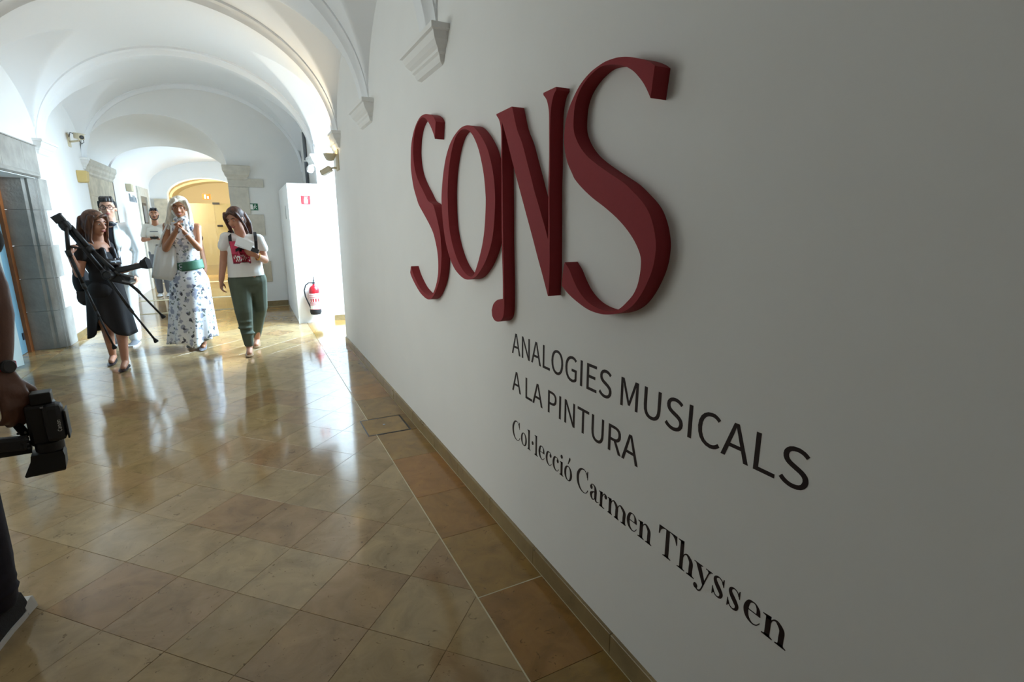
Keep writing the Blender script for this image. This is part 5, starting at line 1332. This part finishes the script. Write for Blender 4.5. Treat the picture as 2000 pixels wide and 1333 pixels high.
put('bracelet', MB().tube([wL + V(.01, .015, -.01) + V(.022 * cos(a), .025 * sin(a) - .012 * cos(a), .034 * sin(a) + .015 * cos(a)) for a in [2 * pi * i / 16 for i in range(17)]], .006, 6), M['gold'], g1, True)
bp_ = root('backpack', (-.05, 6.70, 1.15), 'black backpack worn by the woman in the printed T-shirt, straps over both shoulders', 'backpack')
d = MB(); d.ell((-.05, 6.715, 1.17), (.125, .065, .15)).ell((-.05, 6.71, 1.06), (.13, .07, .10)); organic('pack', d, M['black_cloth'], bp_, .01, 3)
for x, z in ((-.168, 1.325), (.080, 1.31)):
    put('strap', MB().rings([[V(x + sx * .016 + ox, y, z0 + dz) for sx, dz in ((-1, 0), (1, 0), (1, .008), (-1, .008))] for y, z0, ox in ((6.66, z - .10, 0), (6.62, z + .02, 0), (6.53, z + .066, 0), (6.45, z + .028, 0), (6.393, z - .03, .0), (6.372, z - .11, .01 if x < 0 else -.005))]), M['black_cloth'], bp_)
pp = root('paper_sheets', (-.03, 6.2, 1.23), 'folded white paper sheets held open by the woman in the printed T-shirt', 'papers')
for k, (dx, rot) in enumerate(((0, 0), (.016, .14))):
    a = Matrix.Rotation(rot, 3, 'Y') @ V(.88, .05, -.36).normalized(); c_ = Matrix.Rotation(rot, 3, 'Y') @ V(.30, .42, .72).normalized()
    q = put('sheet', MB().obox((-.045 + dx, 6.180 - .007 * k, 1.262 + .004 * k), a, c_, a.cross(c_), .15, .095, .0015), M['paper'], pp)
ph = put('smartphone', MB().obox((.040, 6.190, 1.205), (.85, .1, -.40), (.30, .42, .62), (.1, -.8, .3), .12, .05, .010), M['dark'])
setp(ph, 'black smartphone held with the papers by the woman in the printed T-shirt', 'phone'); bevel(ph, .003)

# ---- young man in the hall beyond
y1 = root('person', (-1.68, 12.85, 0), 'young bearded man in an off-white T-shirt standing in the hall beyond the arch', 'person')
R = rollm((.12, -1, -.12), 0); hc = V(-1.640, 12.83, 1.665); f = (.05, -1)
shR, shL = V(-1.815, 12.87, 1.42), V(-1.49, 12.87, 1.42)
b = MB(); P = head(b, hc, R, 1.03); limb(b, [V(-1.645, 12.85, 1.60), V(-1.65, 12.87, 1.45)], [.056, .062])
torso(b, (-1.66, 12.87, .92), (-1.655, 12.87, 1.27), (-1.65, 12.87, 1.46), shL, shR, f, .15, .165, .11, .115)
eR, wR = V(-1.885, 12.82, 1.15), V(-1.76, 12.64, 1.175); eL, wL = V(-1.43, 12.82, 1.15), V(-1.55, 12.64, 1.17)
limb(b, [shR, eR, wR], [.048, .04, .03]); limb(b, [shL, eL, wL], [.048, .04, .03])
hand(b, wR, (.85, -.3, .1), (0, -.2, 1), 1, .7, 1.0); hand(b, wL, (-.85, -.3, .1), (0, -.2, 1), -1, .7, 1.0)
for x in (-1.74, -1.58): limb(b, [V(x, 12.87, .9), V(x, 12.84, .5), V(x, 12.90, .09)], [.09, .06, .04])
organic('body', b, M['skin_tan'], y1, .009, 3); face(P, R, y1, 1.03)
d = MB(); torso(d, (-1.66, 12.87, .95), (-1.655, 12.87, 1.26), (-1.65, 12.87, 1.445), shL, shR, f, .158, .17, .12, .122, .014)
limb(d, [shR, V(-1.865, 12.84, 1.24)], [.064, .062]); limb(d, [shL, V(-1.445, 12.84, 1.24)], [.064, .062])
d.rings([[V(-1.657 + rx * cos(a), 12.87 + ry * sin(a), z) for a in [2 * pi * q / 24 for q in range(24)]] for z, rx, ry in ((1.2, .17, .125), (1.0, .172, .13), (.82, .175, .132))])
te2 = organic('tshirt', d, M['offtee'], y1, .009, 4, cuts=[((0, 0, .87), (0, 0, -1))])
decal('chest_print', te2, [(-1.71, 12.5, 1.335), (-1.575, 12.5, 1.335), (-1.575, 12.5, 1.318), (-1.71, 12.5, 1.318)], 10, 2, M['pipe'], te2, (0, 1, 0), .004)
d = MB()
for x in (-1.74, -1.58): limb(d, [V(x, 12.87, .9), V(x, 12.84, .5), V(x, 12.90, .10)], [.10, .075, .06])
d.ell((-1.66, 12.87, .92), (.16, .12, .09)); organic('trousers', d, M['greytrouser'], y1, .009, 3)
h = MB(); h.ell(P(0, -.024, .052), (.080, .092, .078), R); h.ell(P(0, -.07, .0), (.07, .045, .07), R)
strands(h, P, [[(x, .06, .085), (x, .06, .108), (x, .02, .118)] for x in (-.045, 0, .045)], .016, .014); organic('hair', h, M['hair_dark'], y1, .008, 2)
h = MB(); strands(h, P, [[(-.068, .01, -.02), (-.060, .04, -.065), (-.03, .072, -.098), (.03, .072, -.098), (.060, .04, -.065), (.068, .01, -.02)], [(-.022, .092, -.042), (.022, .092, -.042)]], .009, .008); organic('beard', h, M['hair_dark'], y1, .006, 1)
for x in (-1.74, -1.58): shoe('shoe', (x, 12.95, 0), (x, 12.66, 0), M['sole'], y1, .046, .065)
ph = put('smartphone', MB().obox((-1.655, 12.56, 1.20), (1, 0, 0), (0, -.8, .6), (0, .6, .8), .14, .08, .012), M['dark'])
setp(ph, 'dark device in the hands of the young man in the hall beyond', 'phone')

# ---- cameraman at the left edge, facing the viewer's left, camcorder hanging from his hand
c1 = root('person', (-1.02, 2.25, 0), 'cameraman in dark jeans and black trainers, wearing a watch on a pink strap', 'person')
R = rollm((-.25, -1, -.05), 0); hc = V(-1.07, 2.24, 1.80); f = (-.22, -1)
shL, shR = V(-.845, 2.31, 1.56), V(-1.27, 2.37, 1.56)
b = MB(); P = head(b, hc, R, 1.05); limb(b, [V(-1.06, 2.30, 1.75), V(-1.055, 2.33, 1.60)], [.06, .068])
torso(b, (-1.03, 2.32, 1.0), (-1.05, 2.33, 1.38), (-1.055, 2.33, 1.60), shL, shR, f, .165, .18, .12, .13)
eL, wL = V(-.797, 2.36, 1.27), V(-.782, 2.255, .995)
limb(b, [shL, V(-.815, 2.34, 1.42), eL], [.056, .052, .044]); limb(b, [eL, V(-.787, 2.325, 1.17), V(-.785, 2.285, 1.07), wL], [.046, .046, .039, .029])
hand(b, wL + V(.004, -.012, -.022), (.24, -.16, -.95), (-.70, .66, -.28), 1, .55, 1.28, .0095, .4)
limb(b, [shR, V(-1.33, 2.36, 1.26), V(-1.30, 2.25, 1.0)], [.056, .046, .031]); hand(b, V(-1.30, 2.25, 1.0), (.05, -.1, -1), (1, 0, 0), 1, .5, 1.05)
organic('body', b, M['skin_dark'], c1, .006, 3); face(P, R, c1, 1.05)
d = MB(); torso(d, (-1.03, 2.32, 1.02), (-1.05, 2.33, 1.37), (-1.055, 2.33, 1.58), shL, shR, f, .17, .185, .13, .135, .014)
limb(d, [shL, V(-.80, 2.345, 1.42)], [.075, .068]); limb(d, [shR, V(-1.305, 2.37, 1.40)], [.075, .068]); d.rings([[V(-1.04 + rx * cos(a), 2.325 + ry * sin(a), z) for a in [2 * pi * q / 24 for q in range(24)]] for z, rx, ry in ((1.40, .19, .135), (1.2, .182, .135), (1.05, .182, .14), (.85, .185, .145))]); organic('tshirt', d, M['black_cloth'], c1, .01, 5, cuts=[((0, 0, .93), (0, 0, -1))])
d = MB(); limb(d, [V(-.965, 2.31, .98), V(-.945, 2.27, .56), V(-.938, 2.275, .30), V(-.945, 2.29, .13)], [.105, .078, .066, .056])
limb(d, [V(-1.11, 2.34, .98), V(-1.13, 2.34, .56), V(-1.15, 2.40, .12)], [.105, .08, .06]); d.ell((-1.03, 2.32, 1.0), (.175, .13, .10))
for z in (.17, .21): d.ell((-.942, 2.285, z), (.066, .066, .018))
organic('jeans', d, M['denim'], c1, .009, 3)
for hl, to in ((V(-.935, 2.385, 0), V(-1.005, 2.07, 0)), (V(-1.15, 2.49, 0), V(-1.23, 2.18, 0))):
    s_ = shoe('trainer', hl, to, M['knit'], c1, .052, .115, sole=M['sole'])
    dd = (to - hl).normalized(); rr = dd.cross(V(0, 0, 1)).normalized()
    put('heel_counter', MB().rings([[hl + dd * t - rr * .05 * a + V(0, 0, z) for a, z in ((-1, .004), (1, .004), (.8, hh), (-.8, hh))] for t, hh in ((-.024, .05), (-.012, .055), (.03, .045))]), M['sole'], s_)
    for k in range(4):
        q = hl + dd * (.13 + .03 * k); put('lace', MB().tube([q - rr * .03 + V(0, 0, .095 - .013 * k), q + V(0, 0, .108 - .014 * k), q + rr * .03 + V(0, 0, .095 - .013 * k)], .003, 6), M['sole'], s_, True)
h = MB(); h.ell(P(0, -.03, .055), (.086, .09, .082), R); h.ell(P(0, -.07, .0), (.075, .05, .08), R); organic('hair', h, M['hair_dark'], c1, .009, 2)
wc = V(-.757, 2.236, 1.005)
ax = V(.78, -.60, .12).normalized()
wt = put('watch_case', MB().lathe([(.019, -.008), (.0225, -.004), (.0225, .004), (.020, .007), (.001, .0075)], wc, axis=ax, n=24), M['dark2'], c1, smooth='auto')
put('watch_glass', MB().lathe([(.0185, .0072), (.0185, .0085), (.001, .009)], wc, axis=ax, n=24), M['dark'], wt)
put('watch_strap', MB().rings([[V(-.782, 2.262, 1.003) + V(.035 * cos(a), .035 * sin(a), z) * k_ for k_, z in ((1, -.010), (1.07, -.010), (1.07, .010), (1, .010))] for a in [2 * pi * i / 24 for i in range(24)] + [0]], cap=False), M['pinkstrap'], c1, True)

# ---- the camcorder hanging lens-down
cc = root('camcorder', (-.70, 2.23, .78), 'black camcorder with flared lens hood hanging from the hand of the nearest man', 'camcorder')
vx = V(.985, .17, 0).normalized(); vy = V(-.17, .985, 0).normalized(); vz = V(0, 0, 1)
def cbx(name, c_, sx, sy, sz, m, par=cc, bv=.006, tilt=0):
    Rm = Matrix.Rotation(radians(tilt), 3, vy); q = put(name, MB().obox(V(-.70, 2.23, .78) + vx * c_[0] + vy * c_[1] + vz * c_[2], Rm @ vx, vy, Rm @ vz, sx, sy, sz), m, par); return bevel(q, bv) if bv else q
bd = cbx('camera_body', (.0, .025, .012), .078, .085, .15, M['dark'], bv=.012)
cbx('screen_panel', (.034, -.012, .018), .055, .06, .135, M['dark2'], bv=.016)
cbx('battery', (.010, .01, .106), .056, .055, .040, M['dark'], bv=.004)
cbx('panel_edge', (.066, .0, .006), .006, .075, .100, M['dark'], bv=.002)
put('lens_barrel', MB().lathe([(.040, .0), (.040, .03), (.034, .032), (.034, .055)], V(-.70, 2.23, .78) + vx * .008 + vz * -.05, axis=(0, 0, -1), n=24), M['dark'], cc, smooth='auto')
def hrect(c_, sx, sy): return [V(-.70, 2.23, .78) + vx * (c_[0] + a * sx) + vy * b_ * sy + vz * c_[1] for a, b_ in ((-1, -1), (1, -1), (1, 1), (-1, 1))]
put('lens_hood', MB().rings([hrect((.0, -.085), .042, .036), hrect((.0, -.105), .045, .038), hrect((-.012, -.150), .054, .044), hrect((-.012, -.156), .051, .041), hrect((-.004, -.105), .036, .032)]), M['dark'], cc)
hd_ = put('top_handle', MB().tube([V(-.70, 2.23, .78) + vx * a + vy * .03 + vz * b_ for a, b_ in ((-.02, .080), (-.045, .088), (-.066, .072), (-.072, .03), (-.05, -.03))], [.013, .014, .015, .014, .013], 10), M['dark'], cc, True)
mic = cbx('microphone_holder', (-.105, -.02, -.030), .13, .04, .046, M['dark2'], bv=.01, tilt=8)
put('microphone', MB().tube([V(-.70, 2.23, .78) + vx * -.20 + vz * -.055, V(-.70, 2.23, .78) + vx * -.040 + vz * -.062], .022, 14), M['rubber'], cc, True)
kn = MB()
for a in range(2):
    for k in range(5): kn.lathe([(.004, 0), (.004, .004)], V(-.70, 2.23, .78) + vx * (-.058 + .018 * a) + vy * -.043 + vz * (-.05 + .014 * k), axis=-vy, n=8)
put('control_buttons', kn, M['dark2'], cc)
put('tally_lamp', MB().obox(V(-.70, 2.23, .78) + vx * .012 + vy * -.045 + vz * .083, vx, vy, vz, .008, .004, .005), M['silver'], cc)
# maker's lettering, running up the panel
g = MB(); s_ = .011 / 257; x = 0
for ch in ('C', 'a', 'n', 'o', 'n'):
    filled('lettering', SANS[ch], lambda px, py, x=x: V(-.70, 2.23, .78) + vx * (.052 - py * s_) + vy * -.0432 + vz * (-.012 + (x + px) * s_ * .95), vy * .001, M['signwhite'], cc)
    x += ADV[ch]
